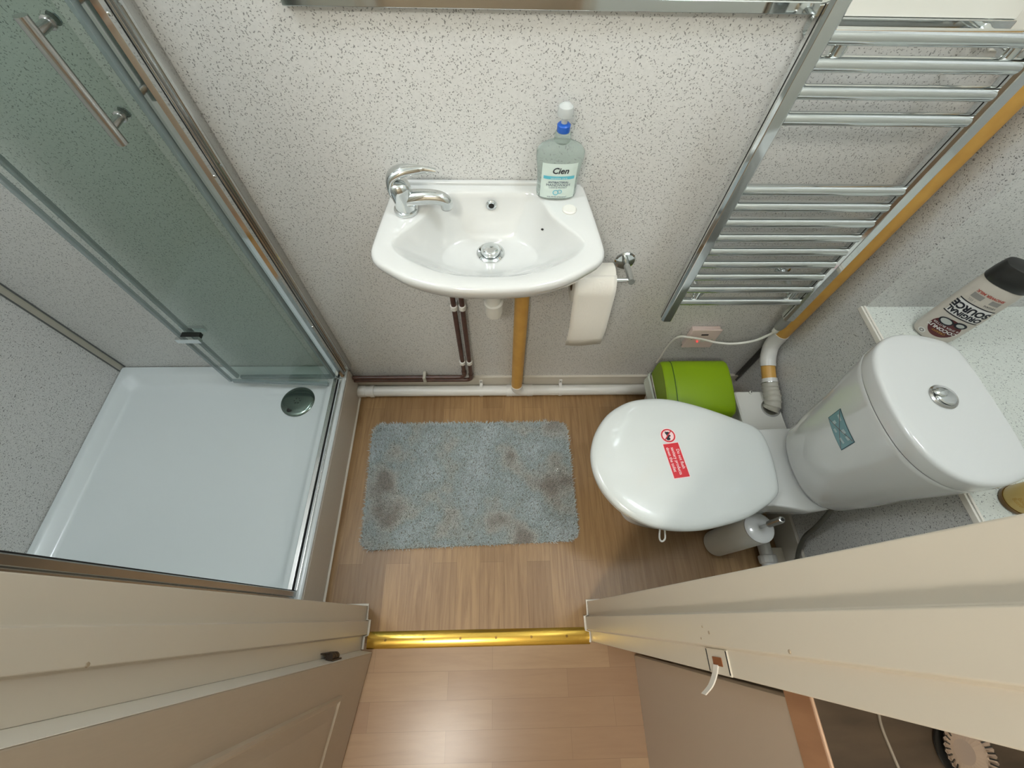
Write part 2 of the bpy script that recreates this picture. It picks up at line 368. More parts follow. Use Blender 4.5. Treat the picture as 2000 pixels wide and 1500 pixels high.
# door linings
def lining(name, poly, label, cat):
    return struct(MB().prism(poly, 0, 2.02).build(name, M['paint'], bevel=.0015), label, cat)
lin_l = lining('trim_7', [(-.432, -.767), (-.548, -.767), (-.548, -.763), (-.41, -.763), (-.41, -.803), (-.401, -.803), (-.401, -.838), (-.413, -.841), (-.413, -.877), (-.432, -.877)], 'cream painted door lining on the shower side with hinge', 'door lining')
lin_r = lining('trim_8', [(.282, -.763), (.262, -.763), (.262, -.803), (.252, -.803), (.252, -.838), (.262, -.841), (.262, -.868), (.282, -.868)], 'cream painted door lining on the toilet side with strike plate', 'door lining')
struct(MB().tube([(-.546, -.760, .003), (-.408, -.760, .003), (-.407, -.80, .003), (-.398, -.801, .003), (-.398, -.84, .003), (-.409, -.843, .003), (-.409, -.875, .003)], .0035, 8)
       .build('trim_9', M['bead']), 'white sealant line around the foot of the left door lining', 'sealant')
struct(MB().tube([(.30, -.760, .003), (.259, -.760, .003), (.259, -.80, .003), (.249, -.802, .003), (.249, -.84, .003), (.259, -.843, .003), (.259, -.87, .003)], .0035, 8)
       .build('trim_10', M['bead']), 'white sealant line around the foot of the right door lining', 'sealant')
# strike plate on right lining
mb = MB().box(.2600, .2625, -.868, -.8415, .822, .878)
sp = mb.build('strike_plate', M['paint'], lin_r, bevel=.001)
MB().box(.2592, .2602, -.859, -.850, .838, .862).build('latch_hole', M['wood'], sp, smooth=False)
mb = MB()
for z in (.823, .8765): mb.box(.2594, .2601, -.866, -.8425, z - .0008, z + .0008)
mb.build('plate_gap', M['dark'], sp, smooth=False)
tp = curve_pts([(.2585, -.858, .845), (.2575, -.868, .838), (.252, -.880, .832), (.246, -.890, .820)], 5)
mb = MB(); mb.loft([[(p.x, p.y, p.z - .006), (p.x, p.y, p.z + .006), (p.x + .0015, p.y - .0005, p.z + .006), (p.x + .0015, p.y - .0005, p.z - .006)] for p in tp])
tag(mb.build('strike_lip', M['bead'], sp), 'peeled white lip')
# paint chips on the door stops
chip = mat('paint_chip', (168, 150, 126), .7)
for (y, z, a, b_) in ((-.818, .846, .0016, .004), (-.824, .862, .0022, .003), (-.831, .835, .0014, .005), (-.8345, 1.02, .002, .0025)):
    MB().lathe((.2516, y, z), [(a, .0004), (a * .8, -.0004), (0, -.0005)], 7, 'x').build('paint_chip', chip, lin_r)
MB().lathe((-.4006, -.836, .958), [(.0028, -.0004), (.002, .0006), (0, .0007)], 6, 'x').build('paint_chip', chip, lin_l)
# brass threshold
ts = thing('threshold_strip', 'polished brass threshold strip screwed across the doorway', 'threshold strip', (-.07, -.855, 0))
prof = [(-.022, .0), (-.020, .0022), (-.012, .0046), (-.002, .0062), (.008, .0058), (.017, .0036), (.022, .0)]
MB().loft([[(x, -.853 + a, .0005 + b) for a, b in prof] for x in (-.398, .258)]).build('strip', M['brass'], ts, angle=60)
for x in (-.345, -.232, -.125, -.02, .085, .19):
    MB().lathe((x, -.853, 0), [(.0038, .0055), (.0036, .0068), (.001, .0068)], 14).build('screw', mat('screw_brass', (140, 110, 60), .3, 1), ts)

# ---- door
ang = math.atan2(-.262, -.045); dirx = Vector((math.cos(ang), math.sin(ang), 0)); nx = Vector((-dirx.y, dirx.x, 0))   # along the leaf; face normal (+x side)
D0 = Vector((-.379, -.884, .004))
if nx.x < 0: nx = -nx
def dp(s, t, z): p = D0 + dirx * s + nx * t; return (p.x, p.y, z)
dr = thing('door_1', 'cream panelled bathroom door standing open into the hall', 'door', (D0.x, D0.y, .004)); dr['kind'] = 'structure'
mb = MB()
def dbox(mb, s0, s1, t0, t1, z0, z1):
    mb.add([dp(s0, t0, z0), dp(s1, t0, z0), dp(s1, t1, z0), dp(s0, t1, z0), dp(s0, t0, z1), dp(s1, t0, z1), dp(s1, t1, z1), dp(s0, t1, z1)],
           [(0, 3, 2, 1), (4, 5, 6, 7), (0, 1, 5, 4), (1, 2, 6, 5), (2, 3, 7, 6), (3, 0, 4, 7)]); return mb
dbox(mb, 0, .66, -.036, 0, .006, 1.98).build('leaf', M['paint2'], dr, bevel=.002)
for (s0, s1, z0, z1) in ((.075, .29, .19, .80), (.36, .56, .19, .80), (.075, .29, .98, 1.85), (.36, .56, .98, 1.85)):
    mb = MB()
    o_ = [(s0, z0), (s1, z0), (s1, z1), (s0, z1)]
    rings = []
    for d, h in ((0, -.0005), (.004, .004), (.010, .005), (.016, .001), (.024, .0005), (.040, .004), (.042, .004)):
        rings.append([dp(s, h, z) for s, z in ((s0 + d, z0 + d), (s1 - d, z0 + d), (s1 - d, z1 - d), (s0 + d, z1 - d))])
    mb.loft(rings, False, True).build('raised_panel', M['paint2'], dr, angle=20)
dbox(MB(), -.0012, -.0002, -.0355, -.0005, .007, 1.979).build('edge', M['bead'], dr, bevel=.0003)
MB().box(-.428, -.4165, -.8835, -.8775, .002, 2.0).build('rebate_shade_strip', M['dark'], lin_l, smooth=False)  # dark strip stands in for the shade between lining and door leaf
hg = MB()
for k in range(3): hg.lathe((-.396, -.874, 0), [(.0085, .262 + k * .016), (.0085, .2755 + k * .016)], 14)
hg.box(-.4128, -.396, -.868, -.8655, .255, .318).box(-.400, -.384, -.8805, -.878, .255, .318)
hg.build('hinge', M['rust'], dr)

# ---- hall furniture
kc = thing('kitchen_unit', 'grey painted unit end standing in the hall under the worktop', 'cabinet', (.60, -1.3, 0))
MB().box(.385, .403, -1.9, -.905, 0, .762).build('side_panel', M['cab'], kc, bevel=.001)
MB().box(.403, 1.05, -1.88, -.92, .08, .762).build('carcass', M['cab'], kc, bevel=.001)
wt = thing('worktop', 'dark worktop with brown wood edging on the hall unit', 'worktop', (.7, -1.3, .762))
MB().box(.378, 1.08, -1.93, -.885, .7625, .818).build('edging', M['edge'], wt, bevel=.001)
MB().box(.380, 1.08, -1.93, -.883, .8185, .822).build('surface', M['worktop'], wt, bevel=.0008)
MB().tube([(.3795, -1.93, .8205), (.3795, -.883, .8205)], .002, 8).build('edge_bead', mat('edge_bead', (206, 170, 140), .4), wt)
# cut-glass dish
gd = thing('glass_dish', 'small round ribbed dish on the dark worktop', 'dish', (.537, -.950, .822))
rings = []
for r, z in ((.016, .0), (.017, .002), (.024, .006), (.028, .012), (.027, .012), (.022, .007), (.012, .004), (.001, .0035)):
    rings.append([(.537 + r * (1 + (.05 if i % 2 else -.03) * (r > .013)) * math.cos(2 * PI * i / 56), -.950 + r * (1 + (.05 if i % 2 else -.03) * (r > .013)) * math.sin(2 * PI * i / 56), .8225 + z) for i in range(56)])
MB().loft(rings).build('bowl', mat('dish_glass', (196, 176, 160), .2, .5), gd, angle=15)
MB().lathe((.537, -.950, 0), [(.030, .8225), (.032, .825), (.032, .8275), (.0295, .8275), (.0295, .8235)], 40).build('rim', M['black'], gd)
mb = MB()
for i in range(28):
    a = 2 * PI * i / 28; c, s = math.cos(a), math.sin(a)
    mb.tube([(.537 + c * .021, -.950 + s * .021, .8325), (.537 + c * .0275, -.950 + s * .0275, .8358)], .0009, 5)
mb.build('ribs', M['black'], gd)
cb = MB().tube(curve_pts([(.462, -.892, .8235), (.455, -.910, .8235), (.452, -.925, .8235), (.453, -.945, .8235), (.455, -.965, .8235), (.462, -1.02, .8235), (.48, -1.1, .8235)]), .0016, 8)
tag(cb.build('cable', mat('grey_cable', (140, 130, 116), .5)), 'thin pale cable lying across the dark worktop', 'cable')

# ================================================================== SHOWER
tr = thing('shower_tray', 'low white rectangular shower tray with raised rim', 'shower tray', (-.95, -.38, 0))
N_ = 12
def rr3(x0, x1, y0, y1, r, z): return [(x, y, z) for x, y in rrect(x0, x1, y0, y1, r, N_)]
mb = MB()
cx, cy = -.712, -.128
rings = [rr3(-1.344, -.5625, -.766, -.013, .004, .105), rr3(-1.344, -.5625, -.766, -.013, .004, .1485), rr3(-1.344, -.553, -.766, -.001, .004, .150), rr3(-1.344, -.550, -.766, -.001, .006, .156), rr3(-1.342, -.556, -.764, -.003, .008, .1625),
         rr3(-1.328, -.600, -.742, -.022, .03, .163), rr3(-1.318, -.609, -.735, -.034, .035, .160), rr3(-1.300, -.622, -.722, -.052, .045, .138), rr3(-1.285, -.636, -.708, -.064, .05, .133)]
rings.append([(cx + (x - cx) * .45, cy + (y - cy) * .45, .129) for x, y, z in rings[-1]])
rings.append([(cx + .05 * math.cos(a), cy + .05 * math.sin(a), .1265) for a in [math.atan2(y - cy, x - cx) for x, y, z in rings[-1]]])
mb.loft(rings).build('tray', M['tray'], tr, angle=50)
MB().box(-1.34, -.565, -.755, -.014, 0.002, .104).build('base', M['dark'], tr, smooth=False)
dc = MB().lathe((cx, cy, 0), [(.057, .1275), (.0575, .1315), (.055, .134), (.046, .1355), (.03, .1368), (.012, .1372), (.0, .1372)], 56).build('drain_cover', M['drain'], tr, angle=50)
mb = MB()
for k in range(6):
    a = 2 * PI * k / 6; mb.lathe((cx + .010 * math.cos(a), cy + .010 * math.sin(a), 0), [(.002, .1365), (.002, .1377)], 10)
mb.build('drain_hole', M['dark'], dc)
MB().lathe((cx - .02, cy - .035, 0), [(.0085, .135), (.0085, .1362), (.0, .1362)], 20).build('lift_notch', M['dark'], dc)

ss = thing('shower_screen', 'green tinted folding glass shower door in a chrome frame', 'shower door', (-.57, -.40, .163))
P0, P1 = .166, 1.95
mb = MB()
mb.prism([(-.536, 0.0), (-.536, -.014), (-.540, -.022), (-.552, -.024), (-.552, -.030), (-.556, -.032), (-.585, -.032), (-.585, 0.0)], P0, P1)
mb.build('wall_profile', M['alu'], ss, bevel=.0012, seg=2)
MB().prism([(-.538, -.0235), (-.5395, -.0275), (-.5415, -.0275), (-.5415, -.0235)], P0, P1).build('trim_bead', M['chrome'], ss)
mb = MB().prism([(-.556, -.0335), (-.552, -.040), (-.553, -.050), (-.560, -.056), (-.575, -.056), (-.582, -.050), (-.582, -.0335)], P0 + .004, P1)
mb.build('hinge_profile', M['chrome'], ss, angle=25)
MB().box(-.5575, -.5555, -.0336, -.0318, P0, P1).build('profile_gap', M['dark'], ss, smooth=False)
MB().prism([(-.582, -.044), (-.582, -.062), (-.590, -.062), (-.590, -.044)], P0 + .01, P1).build('seal_strip', M['seal'], ss, bevel=.001)
for (xx, zz) in ((-.5535, .93), (-.5535, 1.18), (-.5535, .45)):
    MB().lathe((xx, -.045, zz), [(.003, -.0015), (.003, .0025), (.0015, .0035)], 12, 'x').build('screw', M['chrome'], ss)
ga = MB().box(-.912, -.590, -.0555, -.0505, .182, 1.95).build('glass_panel', M['glass'], ss, smooth=False)
gb = MB().prism([(-.930, -.066), (-.592, -.080), (-.592, -.085), (-.930, -.071)], .182, 1.95).build('glass_panel', M['glass'], ss, smooth=False)
MB().box(-.918, -.912, -.060, -.047, .178, 1.95).build('edge_seal', M['seal'], ga)
MB().prism([(-.938, -.063), (-.930, -.063), (-.930, -.074), (-.938, -.074)], .178, 1.95).build('edge_seal', M['seal'], gb)
MB().box(-.905, -.592, -.058, -.048, .168, .182).build('bottom_seal', M['seal'], ga)
MB().prism([(-.928, -.064), (-.60, -.077), (-.60, -.088), (-.928, -.073)], .170, .182).build('bottom_seal', M['seal'], gb)
mb = MB()
mb.box(-.922, -.868, -.0505, -.040, .434, .452); mb.box(-.935, -.868, -.092, -.0805, .434, .452); mb.tube([(-.930, -.046, .425), (-.930, -.046, .461)], .006, 12)
mb.build('fold_hinge', M['chrome'], ss, bevel=.001)
MB().box(-.925, -.872, -.0800, -.062, .436, .450).build('hinge_block', M['black'], ss, bevel=.001)
hd = MB().tube([(-.609, -.124, 1.040), (-.609, -.124, 1.205)], .0085, 24).build('handle', M['satin'], ss)
for z in (1.062, 1.184):
    MB().lathe((-.612, 0, z), [(.009, -.0845), (.009, -.0875), (.0065, -.0885), (.0065, -.118)], 20, 'y').build('standoff', M['satin'], hd)
    MB().lathe((-.612, 0, z), [(.011, -.0785), (.011, -.0755), (.009, -.073), (.001, -.073)], 20, 'y').build('back_washer', M['chrome'], hd)
# bottom rail and door side jamb profile
mb = MB().box(-.585, -.573, -.728, -.060, .1635, .176).box(-.566, -.561, -.728, -.034, .1635, .168)
mb.build('bottom_rail', M['alu'], ss, bevel=.001)
MB().box(-.5724, -.5717, -.728, -.060, .1635, .170).build('rail_gap', M['dark'], ss, smooth=False)
mb = MB().prism([(-.562, -.7665), (-.562, -.752), (-.566, -.750), (-.566, -.744), (-.562, -.742), (-.562, -.730), (-.568, -.727), (-.598, -.727), (-.598, -.7665)], P0, P1)
mb.build('closing_profile', M['satin'], ss, bevel=.001)
MB().box(-.5685, -.5665, -.728, -.7265, P0, P1).build('magnet_strip', M['dark'], ss, smooth=False)

# ================================================================== BASIN
bs = thing('wall_hung_basin', 'small white ceramic wall-hung hand basin with curved front', 'basin', (-.022, -.12, .70))
C0 = (-.022, -.13)
half = [(.000, -.300), (.062, -.297), (.112, -.286), (.152, -.270), (.187, -.247), (.211, -.228), (.2205, -.204), (.219, -.17), (.214, -.12), (.207, -.06), (.2005, -.012), (.196, -.0025), (.10, -.0015)]
pts = [(C0[0] + x, y) for x, y in half] + [(C0[0] - x, y) for x, y in reversed(half[1:])]
def resample(pts, c, n=120): return radial([tuple(p) for p in smooth_closed(pts, 12)], c, n)
OUT = resample(pts, C0)
OUT[:, 1] = np.minimum(OUT[:, 1], -.0015)
bh = [(.0, -.268), (.06, -.264), (.11, -.247), (.155, -.220), (.180, -.190), (.177, -.165), (.148, -.128), (.126, -.095), (.112, -.060), (.094, -.036), (.07, -.029), (.0, -.0285)]
bp_ = [(C0[0] + x, y) for x, y in bh] + [(C0[0] - x, y) for x, y in reversed(bh[1:])]
BOWL = resample(bp_, C0)
bf = [(.0, -.165), (.05, -.162), (.088, -.150), (.10, -.125), (.085, -.098), (.05, -.083), (.0, -.08)]
bfp = [(C0[0] + x, y) for x, y in bf] + [(C0[0] - x, y) for x, y in reversed(bf[1:])]
BF = resample(bfp, C0)
DR = np.stack([-.021 + .03 * np.cos(-PI + 2 * PI * np.arange(120) / 120), -.112 + .03 * np.sin(-PI + 2 * PI * np.arange(120) / 120)], 1)
wallc = np.array((C0[0], 0))
def wallscl(P, k, k2): return np.stack([C0[0] + (P[:, 0] - C0[0]) * k, P[:, 1] * k2], 1)
R = [ring(wallscl(OUT, .26, .32), .742), ring(wallscl(OUT, .40, .45), .752), ring(wallscl(OUT, .62, .66), .785), ring(wallscl(OUT, .86, .88), .835), ring(wallscl(OUT, .965, .975), .858), ring(wallscl(OUT, .992, .994), .872),
     ring(OUT, .881), ring(inset(OUT, C0, .0015), .8865), ring(inset(OUT, C0, .005), .8895), ring(inset(OUT, C0, .011), .8905)]
def blend(a, b, t): return a * (1 - t) + b * t
R += [ring(blend(inset(OUT, C0, .011), BOWL, .9), .8900), ring(BOWL, .8885), ring(inset(BOWL, C0, .004), .8855), ring(blend(BOWL, BF, .12), .876), ring(blend(BOWL, BF, .40), .848),
      ring(blend(BOWL, BF, .72), .818), ring(blend(BOWL, BF, .9), .808), ring(BF, .8035), ring(blend(BF, DR, .5), .8005), ring(DR, .7985)]
bz = MB().loft(R).build('bowl', M['ceramic'], bs, angle=70)
MB().box(-.195, .150, -.0125, -.002, .885, .8975).build('back_upstand', M['ceramic'], bs, bevel=.003, seg=3)
of = MB().lathe((-.018, -.0425, .867), [(.006, .0), (.006, -.004), (.0095, -.005), (.0115, -.003), (.0118, .0)], 28, 'y', cap0=False, cap1=False).build('overflow_ring', M['chrome'], bs)
MB().lathe((-.018, -.0430, .867), [(.0062, .0), (.0062, -.001), (.0, -.001)], 20, 'y').build('overflow_hole', M['dark'], of)
wp = MB().lathe((-.021, -.112, 0), [(.029, .799), (.030, .801), (.026, .8035), (.020, .802), (.018, .7985)], 48).build('waste_flange', M['chrome'], bs)
MB().lathe((-.021, -.112, 0), [(.017, .799), (.017, .8015), (.0205, .803), (.0205, .8085), (.018, .812), (.01, .8135), (.0, .814)], 40).build('waste_plug', M['chrome'], wp, angle=50)
MB().lathe((.140, -.088, 0), [(.0145, .889), (.0145, .8925), (.012, .8945), (.0, .895)], 28).build('blanking_plug', M['wplastic'], bs)
MB().lathe((.088, -.098, .850), [(.0028, 0), (.0028, .001), (0, .001)], 8).build('chip_mark', M['dark'], bs)
mb = MB().lathe((-.018, -.10, 0), [(.019, .60), (.019, .742)], 28)
tpz = mb.build('trap_tail', M['wplastic'], bs)
MB().lathe((-.018, -.10, 0), [(.019, .585), (.0235, .588), (.0245, .605), (.0245, .625), (.0215, .628)], 28).build('trap_nut', M['wplastic'], bs)
MB().lathe((-.018, -.10, 0), [(.012, .575), (.021, .578), (.0215, .59), (.0215, .60)], 28).build('trap_base', M['wplastic'], bs)

tp = thing('basin_tap', 'chrome lever mixer tap at the left corner of the basin', 'tap', (-.186, -.092, .8905))
MB().lathe((-.186, -.092, 0), [(.0235, .8908), (.0245, .894), (.0235, .8975), (.020, .899)], 36).build('base_ring', M['chrome'], tp)
mb = MB()
rings = []
for k, (z, r, dx) in enumerate(((.898, .0205, 0), (.905, .0195, 0), (.915, .0195, -.001), (.925, .0205, -.002), (.935, .0215, -.003), (.945, .0215, -.004), (.952, .0190, -.005), (.956, .012, -.005), (.957, .004, -.005))):
    rings.append([(-.186 + dx + r * math.cos(2 * PI * i / 32), -.092 + r * .95 * math.sin(2 * PI * i / 32), z) for i in range(32)])
mb.loft(rings).build('body', M['chrome'], tp, angle=60)
sp_ = curve_pts([(-.180, -.093, .918), (-.160, -.094, .922), (-.135, -.095, .924), (-.115, -.096, .922), (-.105, -.0965, .915), (-.104, -.0965, .904)], 8)
MB().tube(sp_, [.0162 - .0040 * min(1, i / 30) for i in range(len(sp_))], 24).build('spout', M['chrome'], tp, angle=60)
MB().lathe((-.104, -.0965, 0), [(.0095, .900), (.0118, .901), (.0118, .909)], 24).build('aerator', M['satin'], tp)
lv = curve_pts([(-.2005, -.090, .915), (-.205, -.090, .940), (-.200, -.089, .962), (-.182, -.088, .972), (-.160, -.087, .974), (-.135, -.086, .9735), (-.117, -.086, .9725)], 8)
rings = []
for i, p in enumerate(lv):
    t = i / (len(lv) - 1); tn = (lv[min(i + 1, len(lv) - 1)] - lv[max(i - 1, 0)]).normalized(); up = Vector((0, 1, 0)); sd = tn.cross(up).normalized()
    wy = .005 + .0155 * math.sin(PI * min(1, t * 1.15 + .08)) ** .7 * (1 - .45 * t); th = .0075 * math.sin(PI * min(.97, t * .85 + .12)) + .0025
    rings.append([tuple(p + up * math.cos(2 * PI * k / 20) * wy + sd * math.sin(2 * PI * k / 20) * th) for k in range(20)])
MB().loft(rings).build('lever', M['chrome'], tp, angle=60)

# hand wash bottle
hw = thing('hand_wash_bottle', 'clear pump bottle of hand wash standing on the basin corner', 'soap bottle', (.115, -.040, .8905))
def hwr(z):
    t = (z - .891) / .112
    a = np.interp(t, [0, .02, .08, .3, .55, .72, .84, .92, .97, 1.0], [.034, .0395, .0405, .0400, .0425, .0455, .0455, .038, .024, .0135])
    b = np.interp(t, [0, .02, .08, .3, .72, .84, .92, .97, 1.0], [.017, .020, .0205, .0205, .0215, .0205, .018, .015, .0125])
    return a, b
def hwp(z, th, grow=0):
    a, b = hwr(z); c, s = math.cos(th), math.sin(th); n = 2.5
    return (.115 + (a + grow) * math.copysign(abs(c) ** (2 / n), c), -.040 + (b + grow) * math.copysign(abs(s) ** (2 / n), s), z)
zs = [.891 + .112 * t for t in (0, .01, .03, .08, .2, .3, .42, .55, .65, .72, .78, .84, .88, .92, .95, .97, 1.0)]
MB().loft([[hwp(z, 2 * PI * i / 64) for i in range(64)] for z in zs]).build('body', M['gel'], hw, angle=60)
def hwlab(u, v):                                     # u along +x from centre, v height
    z = .937 + v; a, b = hwr(z); c = max(-.999, min(.999, u / (a + .0008))); th = math.acos(max(-1, min(1, math.copysign(abs(c) ** 1.25, c))))
    p = hwp(z, -th, .0006); return Vector(p)
lab = patch('label', -.034, .034, -.040, .034, hwlab, M['blabel'], hw, 24, 14)
def hl(o): return lambda u, v: hwlab(u, v) + Vector((0, -o, 0))
text_mesh('lettering', 'Cien', .017, lambda u, v: hl(.0006)(u + .001, v + .0195), M['ink'], lab, bold=.0004, italic=.25)
patch('teal_band', -.030, .030, .002, .0085, hl(.0005), M['teal'], lab, 20, 2)
text_mesh('lettering', 'sensitive care', .006, lambda u, v: hl(.0009)(u, v + .005), M['blabel'], lab)
text_mesh('lettering', 'ANTIBACTERIAL', .0055, lambda u, v: hl(.0006)(u, v - .0045), M['navy'], lab, bold=.0001)
text_mesh('lettering', 'HANDWASH', .0082, lambda u, v: hl(.0006)(u, v - .0105), M['navy'], lab)
text_mesh('lettering', 'CLEAN & PROTECT', .0042, lambda u, v: hl(.0006)(u, v - .0160), M['navy'], lab)
for (u, v, r) in ((-.0035, -.0265, .0058), (.0045, -.0245, .0045)):
    patch('bubble_mark', 0, 0, 0, 0, hl(.0007), M['teal'], lab, disc=(u, v, r, r * .72))
text_mesh('lettering', 'Kills 99.9% of bacteria*', .0042, lambda u, v: hl(.0006)(u, v - .0365), M['navy'], lab)
MB().lathe((.115, -.040, 0), [(.0135, 1.002), (.0150, 1.004), (.0150, 1.016), (.0130, 1.018), (.0125, 1.020)], 32).build('neck', M['gel'], hw)
MB().lathe((.115, -.040, 0), [(.0115, 1.020), (.0120, 1.022), (.0120, 1.031), (.0100, 1.033), (.006, 1.034)], 28).build('pump_collar', M['blue'], hw)
pw = mat('pump_clear', (236, 240, 238), .2, **{'Transmission Weight': .4})
mb = MB().lathe((.115, -.040, 0), [(.0055, 1.033), (.0055, 1.045), (.0135, 1.047), (.0145, 1.052), (.0125, 1.062), (.006, 1.067), (0, 1.068)], 28)
mb.tube([(.115, -.040, 1.055), (.118, -.030, 1.057), (.122, -.014, 1.052)], [.007, .006, .0045], 14)
mb.build('pump_head', pw, hw)

# ================================================================== PIPES
wpz = thing('white_waste_pipe', 'white plastic waste pipe running along the floor by the back wall', 'pipe', (0, -.031, 0))
MB().lathe((0, -.031, .0235), [(.0205, -.486), (.0205, .62)], 28, 'x').build('pipe', M['pvc'], wpz)
MB().lathe((0, -.031, .0235), [(.0225, -.5475), (.0225, -.546), (.0232, -.5455), (.0232, -.538), (.0225, -.536), (.0225, -.520), (.0215, -.519), (.0215, -.502), (.0238, -.501), (.0238, -.488), (.0205, -.486)], 28, 'x').build('end_coupling', M['pvc'], wpz, angle=30)
mb = MB().lathe((0, -.031, .0235), [(.0205, .020), (.0232, .0205), (.0232, .0420), (.0222, .043), (.0222, .100), (.0232, .101), (.0232, .122), (.0205, .1225)], 28, 'x')
mb.tube(curve_pts([(.095, -.031, .024), (.075, -.031, .030), (.062, -.031, .044), (.060, -.029, .062)], 6), .0225, 24)
mb.build('tee_joint', M['pvc'], wpz, angle=30)
for x in (-.077, .229):
    c = MB().lathe((0, -.031, .0235), [(.0205, x - .006), (.0228, x - .006), (.0228, x + .006), (.0205, x + .006)], 28, 'x')
    c.box(x - .006, x + .006, -.031, -.009, .0445, .048).box(x - .006, x + .006, -.013, -.009, .044, .068)
    pc = c.build('pipe_clip', M['pvc'], wpz, angle=30)
    MB().lathe((x, -.0135, .060), [(.0018, -.001), (.0018, .0012)], 10, 'y').build('screw', M['dark'], pc)
yp = thing('yellow_waste_pipe', 'yellow lagged upright pipe dropping from under the basin', 'pipe', (.060, -.027, .05))
MB().lathe((.060, -.027, 0), [(.0205, .055), (.0208, .3), (.0205, .84)], 28).build('pipe', M['yellow'], yp)

def brown_pipe(x, zl, name_label):
    t = thing('water_pipe', name_label, 'pipe', (x, -.022, zl), 'brown water pipes under the basin')
    r = .0075
    pts = [(x, -.022, .80), (x, -.022, zl + .03)] + [(x - .02 + .02 * math.cos(a), -.022, zl + .02 - .02 * math.sin(a)) for a in np.linspace(.2, PI / 2, 6)] + [(-.545, -.022, zl)]
    MB().tube(pts, r, 18).build('pipe', M['brown'], t)
    MB().tube([(x, -.022, zl + .045), (x, -.022, zl + .025)], r + .0016, 18).build('solder_joint', M['brown'], t)
    for z in (.51, .215):
        MB().lathe((x, -.022, 0), [(r, z - .009), (r + .003, z - .008), (r + .003, z + .008), (r, z + .009)], 18).box(x - .008, x + .008, -.018, -.001, z - .007, z + .007).build('pipe_clip', M['wplastic'], t, bevel=.0008)
    return t
p1 = brown_pipe(-.134, .112, 'thin brown water pipe under the basin, nearer the shower')
p2 = brown_pipe(-.110, .092, 'thin brown water pipe under the basin, beside the white trap')
MB().box(-.288, -.276, -.034, -.001, .080, .124).build('double_clip', M['gpvc'], p1, bevel=.003)

sp = thing('soil_pipe', 'yellow corner pipe with white elbows joining the macerator box', 'pipe', (.885, -.035, 0))
MB().tube([(.887, -.036, .395), (.887, -.036, 2.49)], .0215, 28).build('upright', M['yellow'], sp)
MB().tube(curve_pts([(.887, -.036, .398), (.886, -.037, .365), (.883, -.046, .335), (.879, -.072, .312), (.877, -.098, .300)], 8), .0235, 26).build('elbow', M['pvc'], sp, angle=50)
MB().tube([(.8775, -.092, .302), (.876, -.118, .293), (.875, -.150, .283)], .0208, 26).build('yellow_section', M['yellow'], sp)
MB().tube([(.8755, -.138, .2875), (.8752, -.150, .2835)], .0235, 26).build('collar', M['pvc'], sp)
MB().tube([(.8752, -.148, .2840), (.8750, -.156, .2815)], .0230, 26).build('jubilee_clip', M['satin'], sp)
MB().tube(curve_pts([(.875, -.152, .2825), (.875, -.175, .276), (.875, -.200, .272), (.872, -.222, .264), (.867, -.232, .2535)], 8), [.0235 + .0022 * (i % 5 == 0) for i in range(33)], 26).build('rubber_elbow', M['gpvc'], sp, angle=50)
MB().lathe((.870, -.228, 0), [(.030, .2515), (.030, .255), (.0255, .256)], 30).build('cuff', M['satin'], sp)

mc = thing('macerator', 'white plastic macerator box on the floor behind the pan', 'macerator', (.835, -.25, 0))
bx = [rr3(.775, .900, -.325, -.175, .012, 0), rr3(.772, .902, -.328, -.168, .012, .235), rr3(.768, .903, -.330, -.164, .010, .238), rr3(.768, .903, -.330, -.164, .010, .247), rr3(.772, .899, -.326, -.168, .010, .2508)]
MB().loft(bx).build('casing', M['wplastic'], mc, angle=30)
MB().lathe((.822, -.170, 0), [(.0052, .238), (.0052, .256), (.0035, .257)], 14).build('lug', M['wplastic'], mc)
MB().lathe((.822, -.170, 0), [(.0025, .2572), (.0025, .258)], 10).build('lug_screw', M['dark'], mc)

# ================================================================== TOILET ROLL
rh = thing('toilet_roll_holder', 'chrome wall toilet roll holder with round rosette', 'toilet roll holder', (.322, -.0, .675))
MB().lathe((.322, 0, .672), [(.0265, -.0005), (.027, -.004), (.024, -.008), (.014, -.0095)], 40, 'y').build('rosette', M['chrome'], rh)
MB().tube([(.322, -.008, .675), (.320, -.05, .684), (.318, -.098, .694)], [.0085, .008, .008], 22).build('arm', M['chrome'], rh)
MB().tube([(.160, -.088, .690), (.318, -.088, .690)], .0055, 16).build('bar', M['chrome'], rh)
MB().tube([(.159, -.088, .690), (.164, -.088, .690)], .009, 16).build('bar_end', M['chrome'], rh)
rl = thing('toilet_roll', 'white toilet roll with a loose sheet hanging down', 'toilet roll', (.223, -.088, .69))
cyr, czr, rr_ = -.088, .682, .047
MB().lathe((0, cyr, czr), [(.020, .174), (rr_ - .003, .174), (rr_, .176), (rr_, .272), (rr_ - .003, .274), (.020, .274)], 48, 'x', False, False).build('roll', M['paper'], rl, angle=40)
MB().lathe((0, cyr, czr), [(.0195, .1745), (.0205, .1745), (.0205, .2735), (.0195, .2735)], 30, 'x', False, False).build('cardboard_core', mat('cardboard', (150, 120, 90), .9), rl)
sh = [(0, cyr - (rr_ + .001) * math.sin(a), czr + (rr_ + .001) * math.cos(a)) for a in np.linspace(.4, PI / 2, 8)] + [(.002, -.1375, .655), (.006, -.142, .615), (.010, -.145, .57), (.012, -.144, .525), (.012, -.140, .488)]
nn = 9; vs = []
for k, p in enumerate(sh):
    for i in range(nn):
        u = i / (nn - 1); vs.append((.175 + .099 * u + p[0] * .4, p[1] - .003 * math.sin(u * PI * 1.5) * (k > 8), p[2]))
mbs = MB(); mbs.add(vs, [(k * nn + i, k * nn + i + 1, (k + 1) * nn + i + 1, (k + 1) * nn + i) for k in range(len(sh) - 1) for i in range(nn - 1)])
